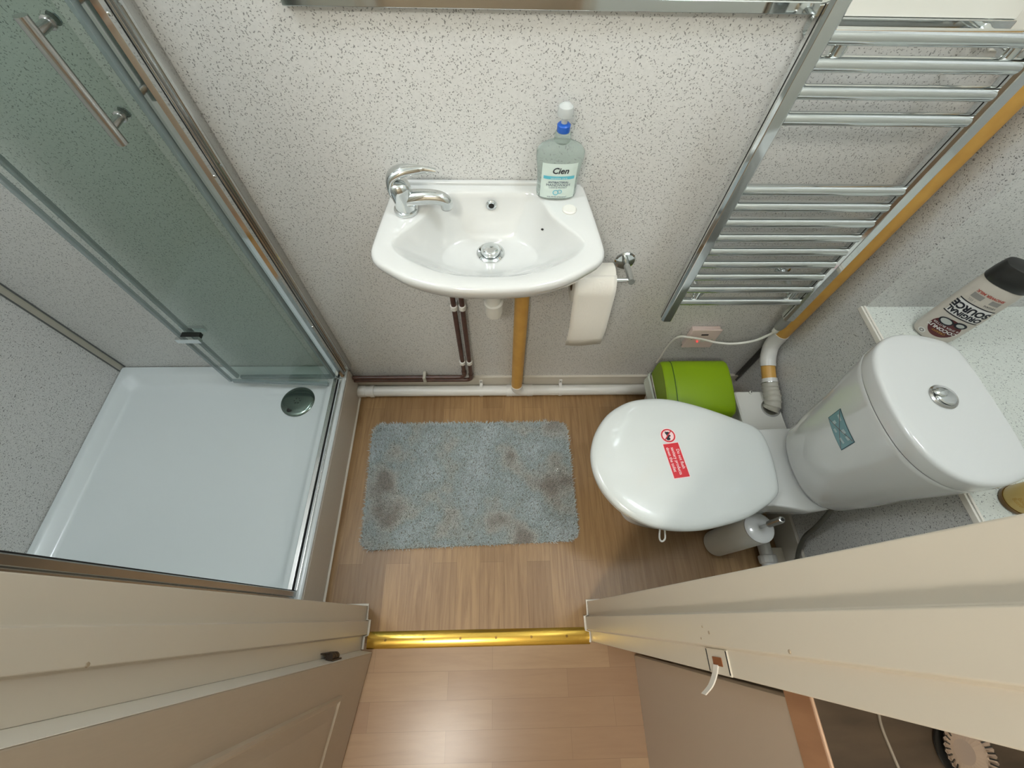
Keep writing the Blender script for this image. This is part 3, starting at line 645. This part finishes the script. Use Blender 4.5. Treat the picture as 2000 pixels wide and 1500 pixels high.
so = mbs.build('loose_sheet', M['paper'], rl); md = so.modifiers.new('t', 'SOLIDIFY'); md.thickness = .0008

# ================================================================== TOWEL RADIATOR
tr_ = thing('towel_radiator', 'chrome ladder towel radiator on the back wall', 'radiator', (.63, -.088, .54))
def rail(x):
    poly = [(x - .013, -.077), (x - .015, -.083), (x - .015, -.098), (x - .010, -.104), (x + .010, -.104), (x + .015, -.098), (x + .015, -.083), (x + .013, -.077)]
    r = MB().prism(poly, .545, 1.232).build('rail', M['chrome'], tr_, bevel=.0015)
    MB().box(x - .0156, x - .0148, -.0925, -.0910, .55, 1.22).build('rail_groove', M['dark'], r, smooth=False)
    MB().prism(scl(np.array(poly), (x, -.09), .9), 1.232, 1.236).build('end_cap', M['satin'], r)
rail(.455); rail(.797)
bars = [1.184, 1.150, 1.112, 1.072, .940, .903, .864, .825, .786, .747, .706, .662, .615]
for z in bars: MB().tube([(.468, -.090, z), (.784, -.090, z)], .0108, 22).build('bar', M['chrome'], tr_)
for (x, z) in ((.498, 1.166), (.760, 1.166), (.508, .638), (.756, .638)):
    br = MB().lathe((x, 0, z), [(.020, -.001), (.020, -.006), (.011, -.010), (.0075, -.022), (.0075, -.070), (.013, -.076), (.013, -.086)], 26, 'y').build('wall_bracket', M['chrome'], tr_)
    MB().tube([(x, -.086, z - .016), (x, -.086, z + .016)], .0085, 16).build('clamp', M['chrome'], br)
el = MB().lathe((.797, -.090, 0), [(.0145, .545), (.0145, .515), (.013, .505), (.011, .498)], 24).build('heating_element', mat('grey_element', (132, 132, 128), .4), tr_)
MB().lathe((.797, -.090, 0), [(.009, .498), (.009, .482), (.0055, .476)], 18).build('cable_gland', M['wplastic'], tr_)
cw = MB().tube(curve_pts([(.797, -.090, .478), (.792, -.086, .455), (.776, -.075, .412), (.735, -.060, .376), (.690, -.045, .362), (.645, -.034, .365), (.600, -.028, .368), (.580, -.02, .36), (.572, -.01, .33), (.568, -.005, .28), (.566, -.005, .18)], 8), .0037, 10)
cw.build('power_cable', M['wplastic'], tr_)
so_ = thing('fused_spur_box', 'pinkish white fused outlet box on the wall beneath the radiator', 'socket', (.66, 0, .35))
fp = mat('faded_faceplate', (226, 206, 198), .4)
MB().box(.610, .702, -.014, -.001, .300, .392).build('back_box', fp, so_, bevel=.003, seg=3)
MB().box(.607, .705, -.021, -.0145, .297, .395).build('faceplate', fp, so_, bevel=.003, seg=3)
MB().box(.645, .667, -.0225, -.021, .368, .373).build('cable_slot', M['dark'], so_, smooth=False)
MB().box(.650, .668, -.025, -.021, .335, .350).build('switch', M['wplastic'], so_, bevel=.002)
for x in (.622, .690): MB().lathe((x, -.021, .346), [(.0028, 0), (.0028, -.0008)], 12, 'y').build('screw', M['gpvc'], so_)
MB().lathe((.642, -.026, .340), [(.0028, .002), (.0028, -.002), (.0, -.003)], 14, 'y').build('neon_indicator', M['neon'], so_)

# ================================================================== BIN
bn = thing('pedal_bin', 'small bin with lime green swing lid behind the toilet', 'bin', (.62, -.165, 0))
def brr(x0, x1, y0, y1, r, z): return rr3(x0, x1, y0, y1, r, z)
MB().loft([brr(.545, .700, -.235, -.105, .02, .0), brr(.535, .708, -.245, -.095, .02, .02), brr(.518, .722, -.262, -.080, .02, .222), brr(.512, .728, -.268, -.076, .02, .226), brr(.512, .728, -.268, -.076, .02, .234)]).build('body', M['wplastic'], bn, angle=40)
mb = MB()
def hood(x0, x1, grow, dz):
    # profile in y-z: vertical front and back with a rounded top
    pr = [(-.2665 - grow, .2345), (-.2665 - grow, .268), (-.2645 - grow, .288 + dz), (-.257, .300 + dz), (-.240, .308 + dz), (-.200, .318 + dz), (-.160, .3255 + dz), (-.120, .328 + dz), (-.100, .326 + dz), (-.088, .318 + dz), (-.0815 + grow, .302), (-.080 + grow, .28), (-.080 + grow, .2345)]
    pr = [tuple(p) for p in pr]
    rings = []
    for x, k in ((x0, .96), (x0 + .004, .99), (x0 + .01, 1), (x1 - .01, 1), (x1 - .004, .99), (x1, .96)):
        rings.append([(x, -.173 + (y + .173) * k, .2345 + (z - .2345) * k) for y, z in pr])
    return rings
mb.loft(hood(.514, .726, 0, 0)).build('hood', M['green'], bn, angle=40)
hr = hood(.514, .726, .0018, .0022)[2]
MB().loft([[(x_, y_, z_) for _, y_, z_ in hr] for x_ in (.5440, .5462)]).build('flap_gap', M['dgreen'], bn, smooth=False)
hr = hood(.514, .726, .0016, .0015)[2][:4]
fl = hood(.546, .7265, .0015, .0022)
MB().loft(fl).build('swing_flap', M['green'], bn, angle=40)
ln = []
for z, g in ((.234, .004), (.228, .008), (.20, .007), (.185, .010)):
    ln.append([(x + .0015 * math.sin(9 * i), y, z + .002 * math.sin(5 * i)) for i, (x, y, _) in enumerate(brr(.512 - g, .728 + g * .3, -.268 - g * .3, -.076 + g * .5, .02, z))])
MB().loft(ln, False, False).build('bin_liner', mat('bag_film', (206, 216, 206), .3), bn)

# ================================================================== TOILET
tl = thing('toilet', 'white close-coupled toilet with closed lid and red sign', 'toilet', (.60, -.463, 0))
CT = (.50, -.457)
egg = [(.228, -.458), (.233, -.420), (.252, -.373), (.290, -.325), (.345, -.292), (.40, -.281), (.46, -.282), (.525, -.298), (.59, -.323), (.645, -.349), (.680, -.368), (.697, -.395),
       (.700, -.463), (.690, -.535), (.672, -.560), (.635, -.583), (.585, -.606), (.525, -.622), (.46, -.632), (.40, -.630), (.345, -.616), (.29, -.585), (.252, -.541), (.233, -.497)]
EGG = radial([tuple(p) for p in smooth_closed(egg, 10)], CT, 128)
pan = [(.255, -.458), (.262, -.41), (.285, -.365), (.335, -.318), (.40, -.300), (.47, -.300), (.55, -.322), (.64, -.352), (.70, -.362), (.76, -.358), (.84, -.362), (.882, -.37), (.886, -.46),
       (.882, -.565), (.84, -.577), (.76, -.585), (.70, -.570), (.64, -.573), (.55, -.596), (.47, -.612), (.40, -.612), (.335, -.592), (.285, -.545), (.262, -.503)]
PAN = radial([tuple(p) for p in smooth_closed(pan, 8)], CT, 128)
foot = [(.40, -.458), (.42, -.395), (.50, -.367), (.60, -.363), (.70, -.363), (.738, -.39), (.742, -.46), (.738, -.53), (.70, -.555), (.60, -.555), (.50, -.549), (.42, -.52)]
FOOT = radial([tuple(p) for p in smooth_closed(foot, 8)], CT, 128)
MID = radial([tuple(p) for p in smooth_closed([(.33, -.458), (.35, -.385), (.42, -.345), (.50, -.340), (.60, -.352), (.70, -.372), (.748, -.40), (.75, -.46), (.748, -.52), (.70, -.548), (.60, -.566), (.50, -.576), (.42, -.570), (.35, -.53)], 8)], CT, 128)
MB().loft([ring(FOOT, 0), ring(scl(FOOT, CT, 1.0), .015), ring(scl(FOOT, CT, .96), .04), ring(blend(FOOT, MID, .35), .14), ring(MID, .23), ring(blend(MID, PAN, .55), .30), ring(blend(MID, PAN, .92), .35), ring(PAN, .372), ring(PAN, .392), ring(inset(PAN, CT, .003), .3965), ring(inset(PAN, CT, .012), .399)]).build('pan', M['ceramic'], tl, angle=60)
SE = scl(EGG, CT, .985)
MB().loft([ring(inset(SE, CT, .008), .3985), ring(inset(SE, CT, .001), .402), ring(SE, .408), ring(inset(SE, CT, .002), .414), ring(inset(SE, CT, .01), .416)]).build('seat', M['seatp'], tl, angle=60)
LID = [ring(inset(EGG, CT, .006), .4165), ring(inset(EGG, CT, .001), .4185), ring(EGG, .424), ring(inset(EGG, CT, .0015), .4305), ring(inset(EGG, CT, .006), .4355), ring(inset(EGG, CT, .014), .4385), ring(scl(EGG, CT, .85), .4405), ring(scl(EGG, CT, .5), .4425), ring(scl(EGG, CT, .02), .4432)]
ld = MB().loft(LID).build('seat_lid', M['seatp'], tl, angle=60)
def lidz(x, y): 
    return .4434 - .0000 + 0
EGA = -PI + 2 * PI * np.arange(128) / 128; EGR = np.hypot(EGG[:, 0] - CT[0], EGG[:, 1] - CT[1])
# red sign on lid: text runs towards the doorway
def lidmap(off):
    def f(u, v):                                     # u: reading direction (-y, slight +x), v: up of the letters (+x)
        th = math.radians(-83); ux, uy = math.cos(th), math.sin(th); vx, vy = -uy, ux
        x = .4415 + u * ux + v * vx; y = -.463 + u * uy + v * vy
        d = math.hypot(x - CT[0], y - CT[1]); a_ = math.atan2(y - CT[1], x - CT[0])
        R_ = float(np.interp(a_, EGA, EGR)); k = d / R_
        return Vector((x, y, float(np.interp(k, [0, .02, .5, .85, .92], [.4432, .4432, .4425, .4405, .4388])) + off + .0003))
    return f
sg = patch('warning_sign', -.0465, .0465, -.0215, .0215, lidmap(.0006), M['pink'], ld, 8, 6)
patch('red_field', -.0450, .0450, -.0200, .0200, lidmap(.0010), M['red'], sg, 8, 6)
for i, t in enumerate(('Do not flush', 'sanitary products', 'down the toilet')):
    text_mesh('lettering', t, .0112, (lambda k: (lambda u, v: lidmap(.0015)(u + (-.002, .002, -.003)[k] , v + .0122 - .0122 * k)))(i), M['pink'], sg, bold=.00015, width=.92)
s2 = patch('warning_roundel', 0, 0, 0, 0, lidmap(.0006), M['pink'], ld, disc=(-.067, .001, .0205, 0))
patch('red_ring', 0, 0, 0, 0, lidmap(.0012), M['red'], s2, disc=(-.067, .001, .0185, .0150))
f_ = lidmap(.0010)
mb = MB()
for (u, v, hx, hy) in ((-.074, .001, .0038, .006), (-.066, .0035, .003, .004), (-.0585, -.001, .0045, .0055)):
    n = 12; mb.add([f_(u, v)] + [f_(u + hx * math.cos(2 * PI * i / n), v + hy * math.sin(2 * PI * i / n)) for i in range(n)], [(0, 1 + i, 1 + (i + 1) % n) for i in range(n)])
mb.add([f_(-.079, -.005), f_(-.060, -.001), f_(-.060, .003), f_(-.079, -.002)], [(0, 1, 2, 3)])
mb.build('pictogram', M['ink'], s2)
f_ = lidmap(.0014)
MB().add([f_(-.080, .0115), f_(-.0782, .0133), f_(-.054, -.0113), f_(-.0558, -.0131)], [(0, 1, 2, 3)]).build('red_bar', M['red'], s2)
MB().tube(curve_pts([(.386, -.622, .392), (.384, -.640, .385), (.390, -.647, .380), (.398, -.641, .384), (.398, -.622, .392)], 6), .0022, 8).build('lifting_loop', M['wplastic'], tl)
# cistern
clid = [(.7165, -.47), (.719, -.43), (.725, -.395), (.738, -.362), (.760, -.335), (.79, -.318), (.83, -.3125), (.87, -.320), (.898, -.333), (.9115, -.355),
        (.9125, -.41), (.9125, -.47), (.9125, -.53), (.9115, -.588), (.898, -.608), (.87, -.620), (.83, -.6275), (.79, -.622), (.760, -.605), (.738, -.578), (.725, -.545), (.719, -.51)]
CC = (.83, -.47)
CL = radial([tuple(p) for p in smooth_closed(clid, 8)], CC, 128)
CL[:, 0] = np.minimum(CL[:, 0], .9128)
XB = .9128
def cz(kx, ky): return np.stack([XB + (CL[:, 0] - XB) * kx, -.470 + (CL[:, 1] + .470) * ky], 1)
CR = [(.400, .76, .70), (.405, .80, .735), (.42, .83, .76), (.50, .875, .82), (.60, .915, .87), (.68, .965, .95), (.725, .990, .985), (.7355, .997, .995), (.7365, .992, .990)]
cb_ = MB().loft([ring(cz(a, b), z) for z, a, b in CR]).build('cistern', M['ceramic'], tl, angle=60)
cl_ = MB().loft([ring(cz(.985, .98), .7392), ring(cz(.997, .996), .7398), ring(cz(1, 1), .743), ring(cz(1, 1), .767), ring(cz(.996, .994), .7715), ring(cz(.985, .980), .7745), ring(cz(.968, .96), .7762), ring(cz(.9, .88), .7775), ring(cz(.5, .5), .7785)]).build('cistern_lid', M['ceramic'], tl, angle=60)
MB().loft([ring(cz(.985, .982), .7355), ring(cz(.985, .982), .7400)]).build('lid_gap', M['dark'], tl, smooth=False)
bt = MB().lathe((.820, -.461, 0), [(.0245, .778), (.0250, .7805), (.0225, .7835), (.0190, .7825), (.0185, .781)], 44).build('flush_button', M['satin'], tl)
MB().lathe((.822, -.463, 0), [(.0170, .780), (.0170, .7835), (.0150, .7855), (.0, .7865)], 36).build('full_flush', M['chrome'], bt)
MB().lathe((.813, -.455, 0), [(.0098, .782), (.0098, .7868), (.0075, .7895), (.0, .7905)], 30).build('half_flush', M['chrome'], bt)
# sticker on the cistern front
def cfront(y, z, off):
    kx = np.interp(z, [c[0] for c in CR], [c[1] for c in CR]); ky = np.interp(z, [c[0] for c in CR], [c[2] for c in CR])
    P = cz(kx, ky); sel = P[:, 0] < .80; P = P[sel]; o = np.argsort(P[:, 1]); return float(np.interp(y, P[o, 1], P[o, 0])) - off
def cst(off): return lambda u, v: Vector((cfront(-.4625 - u, .6325 + v, off), -.4625 - u, .6325 + v))
st = patch('paper_sticker', -.039, .039, -.024, .024, cst(.0006), M['signdark'], cb_, 12, 6)
patch('blue_field', -.0375, .0375, -.0225, .0225, cst(.0010), M['signblue'], st, 12, 6)
mb = MB(); ff = cst(.0014)
for (u0, u1, v0, v1) in ((-.030, -.014, .008, .014), (-.024, -.016, -.014, -.004), (.004, .014, .002, .012), (.016, .030, -.012, -.006), (-.008, .002, -.018, -.012), (.020, .030, .006, .014)):
    mb.add([ff(u0, v0), ff(u1, v0 + .003), ff(u1, v1 + .003), ff(u0, v1)], [(0, 1, 2, 3)])
mb.build('pictogram', mat('picto_pale', (176, 196, 196), .5), st)
mb = MB(); ff = cst(.0018)
for sgn in (1, -1):
    n = 8
    for k in range(n):
        a, b = -1 + 2 * k / n, -1 + 2 * (k + 1) / n
        mb.add([ff(.036 * a, sgn * (.0215 * a) - .0006), ff(.036 * b, sgn * (.0215 * b) - .0006), ff(.036 * b, sgn * (.0215 * b) + .0006), ff(.036 * a, sgn * (.0215 * a) + .0006)], [(0, 1, 2, 3)])
mb.build('cross', M['signred'], st)

# brush, waste pipe, hose behind the pan
tb = thing('toilet_brush', 'white toilet brush pot with chrome handle beside the pan', 'toilet brush', (.706, -.600, 0))
bxx, byy = .706, -.600
MB().lathe((bxx, byy, 0), [(.036, 0), (.040, .004), (.041, .15), (.0405, .262), (.038, .268)], 40).build('pot', M['wplastic'], tb, angle=40)
MB().lathe((bxx, byy, 0), [(.0395, .268), (.0400, .272), (.034, .276), (.010, .278), (.0, .278)], 40).build('pot_lid', M['ceramic'], tb, angle=40)
MB().lathe((bxx, byy, 0), [(.0045, .278), (.0045, .318), (.0085, .320), (.0085, .375), (.0075, .379), (.004, .380)], 22).build('handle', M['satin'], tb)
MB().lathe((bxx, byy, 0), [(.0042, .380), (.0042, .3812), (.0, .3812)], 16).build('handle_end', M['black'], tb)
pw_ = thing('pan_waste_pipe', 'white plastic waste pipe with compression nut leaving the pan', 'pipe', (.850, -.65, 0))
MB().lathe((.847, 0, .032), [(.0195, -.765), (.0195, -.42)], 26, 'y').build('pipe', M['pvc'], pw_)
MB().lathe((.847, 0, .032), [(.0195, -.668), (.0225, -.667), (.0225, -.76), (.0195, -.762)], 26, 'y').build('sleeve', M['pvc'], pw_)
MB().lathe((.847, 0, .032), [(.0225, -.668), (.0265, -.666), (.0275, -.661), (.0275, -.646), (.0255, -.643), (.0195, -.642)], 14, 'y').build('compression_nut', M['pvc'], pw_, angle=20)
MB().lathe((.847, 0, .032), [(.0195, -.705), (.0295, -.706), (.0295, -.722), (.0225, -.724)], 14, 'y').build('compression_nut', M['pvc'], pw_, angle=20)
fh = thing('supply_hose', 'braided grey hose feeding the cistern from a floor valve', 'hose', (.885, -.69, .06))
MB().tube(curve_pts([(.835, -.575, .398), (.846, -.590, .340), (.868, -.602, .26), (.888, -.612, .18), (.892, -.640, .13), (.889, -.668, .11), (.888, -.690, .10)], 8), .0062, 14).build('hose', M['rubber'], fh)
MB().tube([(.888, -.664, .112), (.888, -.680, .105)], .0078, 14).build('ferrule', M['satin'], fh)
MB().lathe((.888, 0, .102), [(.0105, -.682), (.0115, -.684), (.0115, -.696), (.008, -.698), (.008, -.706), (.0115, -.708), (.0115, -.722), (.008, -.724), (.0075, -.765)], 8, 'y').build('valve', M['chrome'], fh, angle=20)

# ================================================================== LEDGE ITEMS
bw = thing('body_wash_bottle', 'pale body wash bottle with black cap standing on the ledge', 'bottle', (1.034, -.232, .650))
th0 = math.radians(-45); BU = Vector((math.cos(th0), math.sin(th0), 0)); BN = Vector((-math.sin(th0), math.cos(th0), 0)); BN = -BN if BN.y > 0 else BN   # BN faces the viewer
BC = Vector((1.034, -.224, .650))
BH = .176
BK = 1.14
def bwr(t):
    return (BK * float(np.interp(t, [0, .015, .05, .12, .5, .9, 1], [.027, .032, .0345, .036, .0365, .0355, .0345])), BK * float(np.interp(t, [0, .015, .05, .12, .5, .9, 1], [.016, .019, .021, .0225, .023, .0225, .0215])))
def bwp(t, th, g=0):
    a, b = bwr(t); c, s = math.cos(th), math.sin(th); n = 2.3
    return BC + BU * (a + g) * math.copysign(abs(c) ** (2 / n), c) + BN * (b + g) * math.copysign(abs(s) ** (2 / n), s) + Vector((0, 0, t * BH + .0003))
MB().loft([[tuple(bwp(t, 2 * PI * i / 64)) for i in range(64)] for t in (0, .01, .025, .05, .12, .3, .5, .7, .9, 1)]).build('body', M['wash'], bw, angle=60)
def capr(z, k): return [tuple(BC + BU * (.0393 * k) * math.copysign(abs(math.cos(a)) ** .8, math.cos(a)) + BN * (.0245 * k) * math.copysign(abs(math.sin(a)) ** .8, math.sin(a)) + Vector((0, 0, z))) for a in [2 * PI * i / 64 for i in range(64)]]
MB().loft([capr(BH + .0008, .98), capr(BH + .002, 1.02), capr(BH + .020, 1.0), capr(BH + .038, .93), capr(BH + .042, .88), capr(BH + .0435, .7)]).build('cap', M['black'], bw, angle=50)
def bwf(off):
    def f(u, v):                                     # u along reading direction, v letter-up; the print is upside down while the cap is up
        uu, vv = -u * 1.13, -v * 1.11
        t = .5 + vv / BH; a, b = bwr(t); c = max(-.995, min(.995, uu / a)); th = math.acos(math.copysign(abs(c) ** 1.15, c))
        return bwp(t, th, off)
    return f
lb = patch('label', -.028, .028, -.070, .066, bwf(.0003), M['wash'], bw, 40, 24)
text_mesh('lettering', 'ORIGINAL', .0135, lambda u, v: bwf(.0013)(u, v - .0060), M['ink'], lb, bold=.0006, width=.92)
text_mesh('lettering', 'SOURCE', .0180, lambda u, v: bwf(.0013)(u, v - .0205), M['ink'], lb, bold=.0008, width=.86)
patch('panel', -.027, .027, -.031, .002, bwf(.0007), M['lwhite'], lb, 36, 10)
for v in (.0035, -.0325): patch('rule', -.029, .029, v - .0010, v + .0010, bwf(.0011), M['ink'], lb, 36, 1)
patch('coconut_disc', 0, 0, 0, 0, bwf(.0009), M['maroon'], lb, disc=(0, .036, .0245, 0))
mb = MB()
for (cu, cv, r, sq) in ((.008, .021, .0125, .7), (-.014, .017, .010, .75)):
    n = 24; f = bwf(.0014); mb.add([f(cu, cv)] + [f(cu + r * math.cos(2 * PI * i / n), cv + r * sq * math.sin(2 * PI * i / n)) for i in range(n)], [(0, 1 + i, 1 + (i + 1) % n) for i in range(n)])
mb.build('coconut_shell', M['ink'], lb)
mb = MB()
for (cu, cv, r, sq) in ((.008, .0205, .0095, .65), (-.014, .017, .0062, .7)):
    n = 24; f = bwf(.0017); mb.add([f(cu, cv)] + [f(cu + r * math.cos(2 * PI * i / n), cv + r * sq * math.sin(2 * PI * i / n)) for i in range(n)], [(0, 1 + i, 1 + (i + 1) % n) for i in range(n)])
mb.build('coconut_flesh', mat('coconut_flesh', (190, 192, 186), .5), lb)
text_mesh('lettering', '& SHEA BUTTER', .0062, lambda u, v: bwf(.0019)(u, v + .0315), M['lwhite'], lb)
text_mesh('lettering', 'COCONUT', .0098, lambda u, v: bwf(.0019)(u, v + .0400), M['lwhite'], lb, bold=.0003)
text_mesh('lettering', 'CREAMY', .0062, lambda u, v: bwf(.0019)(u, v + .0480), M['gold'], lb)
text_mesh('lettering', 'SHOWER MILK', .0066, lambda u, v: bwf(.0009)(u, v - .0590), M['redink'], lb, bold=.0003)
text_mesh('lettering', '1 EEL', .0060, lambda u, v: bwf(.0009)(u + .014, v - .0390), M['lgrey'], lb)
text_mesh('lettering', 'VEGAN', .0055, lambda u, v: bwf(.0009)(u - .015, v - .0400), M['ink'], lb)
patch('small_print', .004, .022, -.054, -.044, bwf(.0008), M['lgrey'], lb, 6, 2)
patch('leaf_mark', -.022, -.008, -.054, -.045, bwf(.0008), M['lgrey'], lb, 6, 2)
patch('round_mark', 0, 0, 0, 0, bwf(.0009), M['lwhite'], lb, disc=(.0205, .0640, .0062, .0))
patch('round_mark_centre', 0, 0, 0, 0, bwf(.0012), M['lgrey'], lb, disc=(.0205, .0640, .0042, .0018))

gj = thing('gold_pot', 'small gold oval pot at the doorway end of the ledge', 'pot', (1.0, -.628, .650))
def ov(a, b, z, c=(1.003, -.624)): return [(c[0] + a * math.cos(2 * PI * i / 48), c[1] + b * math.sin(2 * PI * i / 48), z) for i in range(48)]
MB().loft([ov(.036, .028, .6502), ov(.038, .030, .653), ov(.038, .030, .660)]).build('base', M['jard'], gj, angle=50)
jl = MB().loft([ov(.0365, .0285, .660), ov(.0375, .0295, .662), ov(.0375, .0295, .700), ov(.035, .027, .706), ov(.028, .021, .708)]).build('lid', M['jar'], gj, angle=40)
def jf(off): return lambda u, v: Vector((1.003 + (.0375 + off) * math.cos(PI + .35 + u / .037), -.624 + (.0295 + off) * math.sin(PI + .35 + u / .037), .681 + v))
text_mesh('lettering', 'Body\nButter', .010, jf(.0005), M['gold'], jl, space=.8)
for r in (.006, .010): patch('swirl', 0, 0, 0, 0, jf(.0004), M['gold'], jl, disc=(.026, -.002, r, r - .0008))

# ================================================================== WALL BOARD, LAMPS
mr = thing('wall_board', 'white board with a chrome bottom edge on the wall above the basin', 'wall board', (.24, 0, 1.182))
MB().box(-.316, .500, -.010, -.0005, 1.197, 1.75).box(.5002, .800, -.010, -.0005, 1.179, 1.75).build('board', M['white_wall'], mr, bevel=.001)
MB().box(-.318, .500, -.014, -.0005, 1.181, 1.1965).box(.5002, .802, -.014, -.0005, 1.163, 1.1785).build('chrome_edge', M['chrome'], mr, bevel=.0015)
MB().lathe((.785, 0, 1.155), [(.009, -.001), (.009, -.010), (.006, -.014), (0, -.0145)], 20, 'y').build('board_clip', M['chrome'], mr)
for (x, y, z), lab_ in ((BATH_LAMP_AND_FILL[0], 'round white ceiling light above the toilet'), (BATH_LAMP_AND_FILL[1], 'added round white fill light above the shower tray'), (HLAMP, 'round white ceiling light in the hall')):
    t = thing('ceiling_light', lab_, 'ceiling light', (x, y, H))  # the shower fitting is added to go with its fill light
    MB().lathe((x, y, 0), [(.15, H - .0005), (.16, H - .01), (.16, H - .025), (.155, H - .028)], 48).build('base', M['wplastic'], t)
    MB().lathe((x, y, 0), [(.152, H - .028), (.140, H - .034), (.0, H - .0345)], 48).build('diffuser', M['lamp'], t, angle=60)

# ================================================================== BATH MAT
bmq = np.array([(-.478, -.163), (.245, -.160), (.253, -.585), (-.456, -.605)])
def quad(u, v): return ((1 - u) * (1 - v))[..., None] * bmq[3] + (u * (1 - v))[..., None] * bmq[2] + (u * v)[..., None] * bmq[1] + ((1 - u) * v)[..., None] * bmq[0]
mt_ = thing('bath_mat', 'shaggy pale blue grey bath mat with taupe tie-dye patches', 'bath mat', (-.11, -.38, 0))
base2 = rrect(0, .72, 0, .43, .035, 8); base2 = np.array(base2)
bq = quad(base2[:, 0] / .72, base2[:, 1] / .43)
MB().loft([ring(bq, .0005), ring(bq, .006)]).build('backing', mat('mat_backing', (140, 140, 130), .9), mt_)
def rug_mat():
    m = bpy.data.materials.new('shag_pile'); m.use_nodes = True; nt = m.node_tree; N = nt.nodes; L = nt.links; b = N['Principled BSDF']
    b.inputs['Roughness'].default_value = .85; b.inputs['Specular IOR Level'].default_value = .2; b.inputs['Sheen Weight'].default_value = .2
    tc = N.new('ShaderNodeTexCoord')
    n1 = N.new('ShaderNodeTexNoise'); n1.inputs['Scale'].default_value = 6.5; n1.inputs['Detail'].default_value = 3; L.new(tc.outputs['Object'], n1.inputs['Vector'])
    cr = N.new('ShaderNodeValToRGB'); e = cr.color_ramp.elements
    e[0].position = .36; e[0].color = lin((206, 216, 218)); e[1].position = .66; e[1].color = lin((172, 166, 158))
    x = e.new(.48); x.color = lin((188, 200, 200)); x = e.new(.57); x.color = lin((204, 206, 200))
    L.new(n1.outputs['Fac'], cr.inputs[0])
    n2 = N.new('ShaderNodeTexNoise'); n2.inputs['Scale'].default_value = 260; L.new(tc.outputs['Object'], n2.inputs['Vector'])
    r = N.new('ShaderNodeMapRange'); r.inputs['From Min'].default_value = .3; r.inputs['From Max'].default_value = .7; r.inputs['To Min'].default_value = .7; r.inputs['To Max'].default_value = 1.25
    L.new(n2.outputs['Fac'], r.inputs['Value'])
    v = N.new('ShaderNodeVectorMath'); v.operation = 'SCALE'; L.new(cr.outputs[0], v.inputs[0]); L.new(r.outputs[0], v.inputs['Scale'])
    L.new(v.outputs[0], b.inputs['Base Color']); return m
def blades(n, length, width, seed, zone=1.0):
    g = np.random.default_rng(seed)
    u = g.random(n * 2); v = g.random(n * 2)
    X = u * .72; Y = v * .43; r = .035
    dx = np.maximum(np.maximum(r - X, X - (.72 - r)), 0); dy = np.maximum(np.maximum(r - Y, Y - (.43 - r)), 0)
    ok = np.hypot(dx, dy) < r; u, v = u[ok][:n], v[ok][:n]; n = len(u)
    p = quad(u, v); a = g.random(n) * 2 * PI; lean = g.random(n) * .75 + .1
    # edges lean outwards
    l = length * (.7 + .6 * g.random(n))
    d = np.stack([np.cos(a) * np.sin(lean), np.sin(a) * np.sin(lean), np.cos(lean)], 1)
    s = np.stack([-np.sin(a + .8), np.cos(a + .8), np.zeros(n)], 1) * width / 2
    b0 = np.column_stack([p, np.full(n, .004)])
    m_ = b0 + d * (l * .55)[:, None]; t = b0 + d * l[:, None] + np.stack([np.cos(a + 1), np.sin(a + 1), -.3 * np.ones(n)], 1) * (l * .25)[:, None]
    t[:, 2] = np.maximum(t[:, 2], .003)
    V = np.stack([b0 - s, b0 + s, m_ + s * 1.1, m_ - s * 1.1, t], 1).reshape(-1, 3)
    k = np.arange(n) * 5
    F = [(a_, a_ + 1, a_ + 2, a_ + 3) for a_ in k.tolist()] + [(a_ + 3, a_ + 2, a_ + 4) for a_ in k.tolist()]
    return V, F
def raw_mesh(name, V, F, mt, parent):
    me = bpy.data.meshes.new(name); me.from_pydata(V.tolist(), [], F); me.materials.append(mt)
    o = bpy.data.objects.new(name, me); COL.objects.link(o); attach(o, parent); return o
V, F = blades(62000, .014, .0017, 3)
tag(raw_mesh('pile', V, F, rug_mat(), mt_), kind='stuff')
V, F = blades(900, .017, .0012, 5)
tag(raw_mesh('tinsel_fibre', V, F, mat('tinsel', (240, 244, 246), .15, .6), mt_), 'glittering tinsel fibres', kind='stuff')
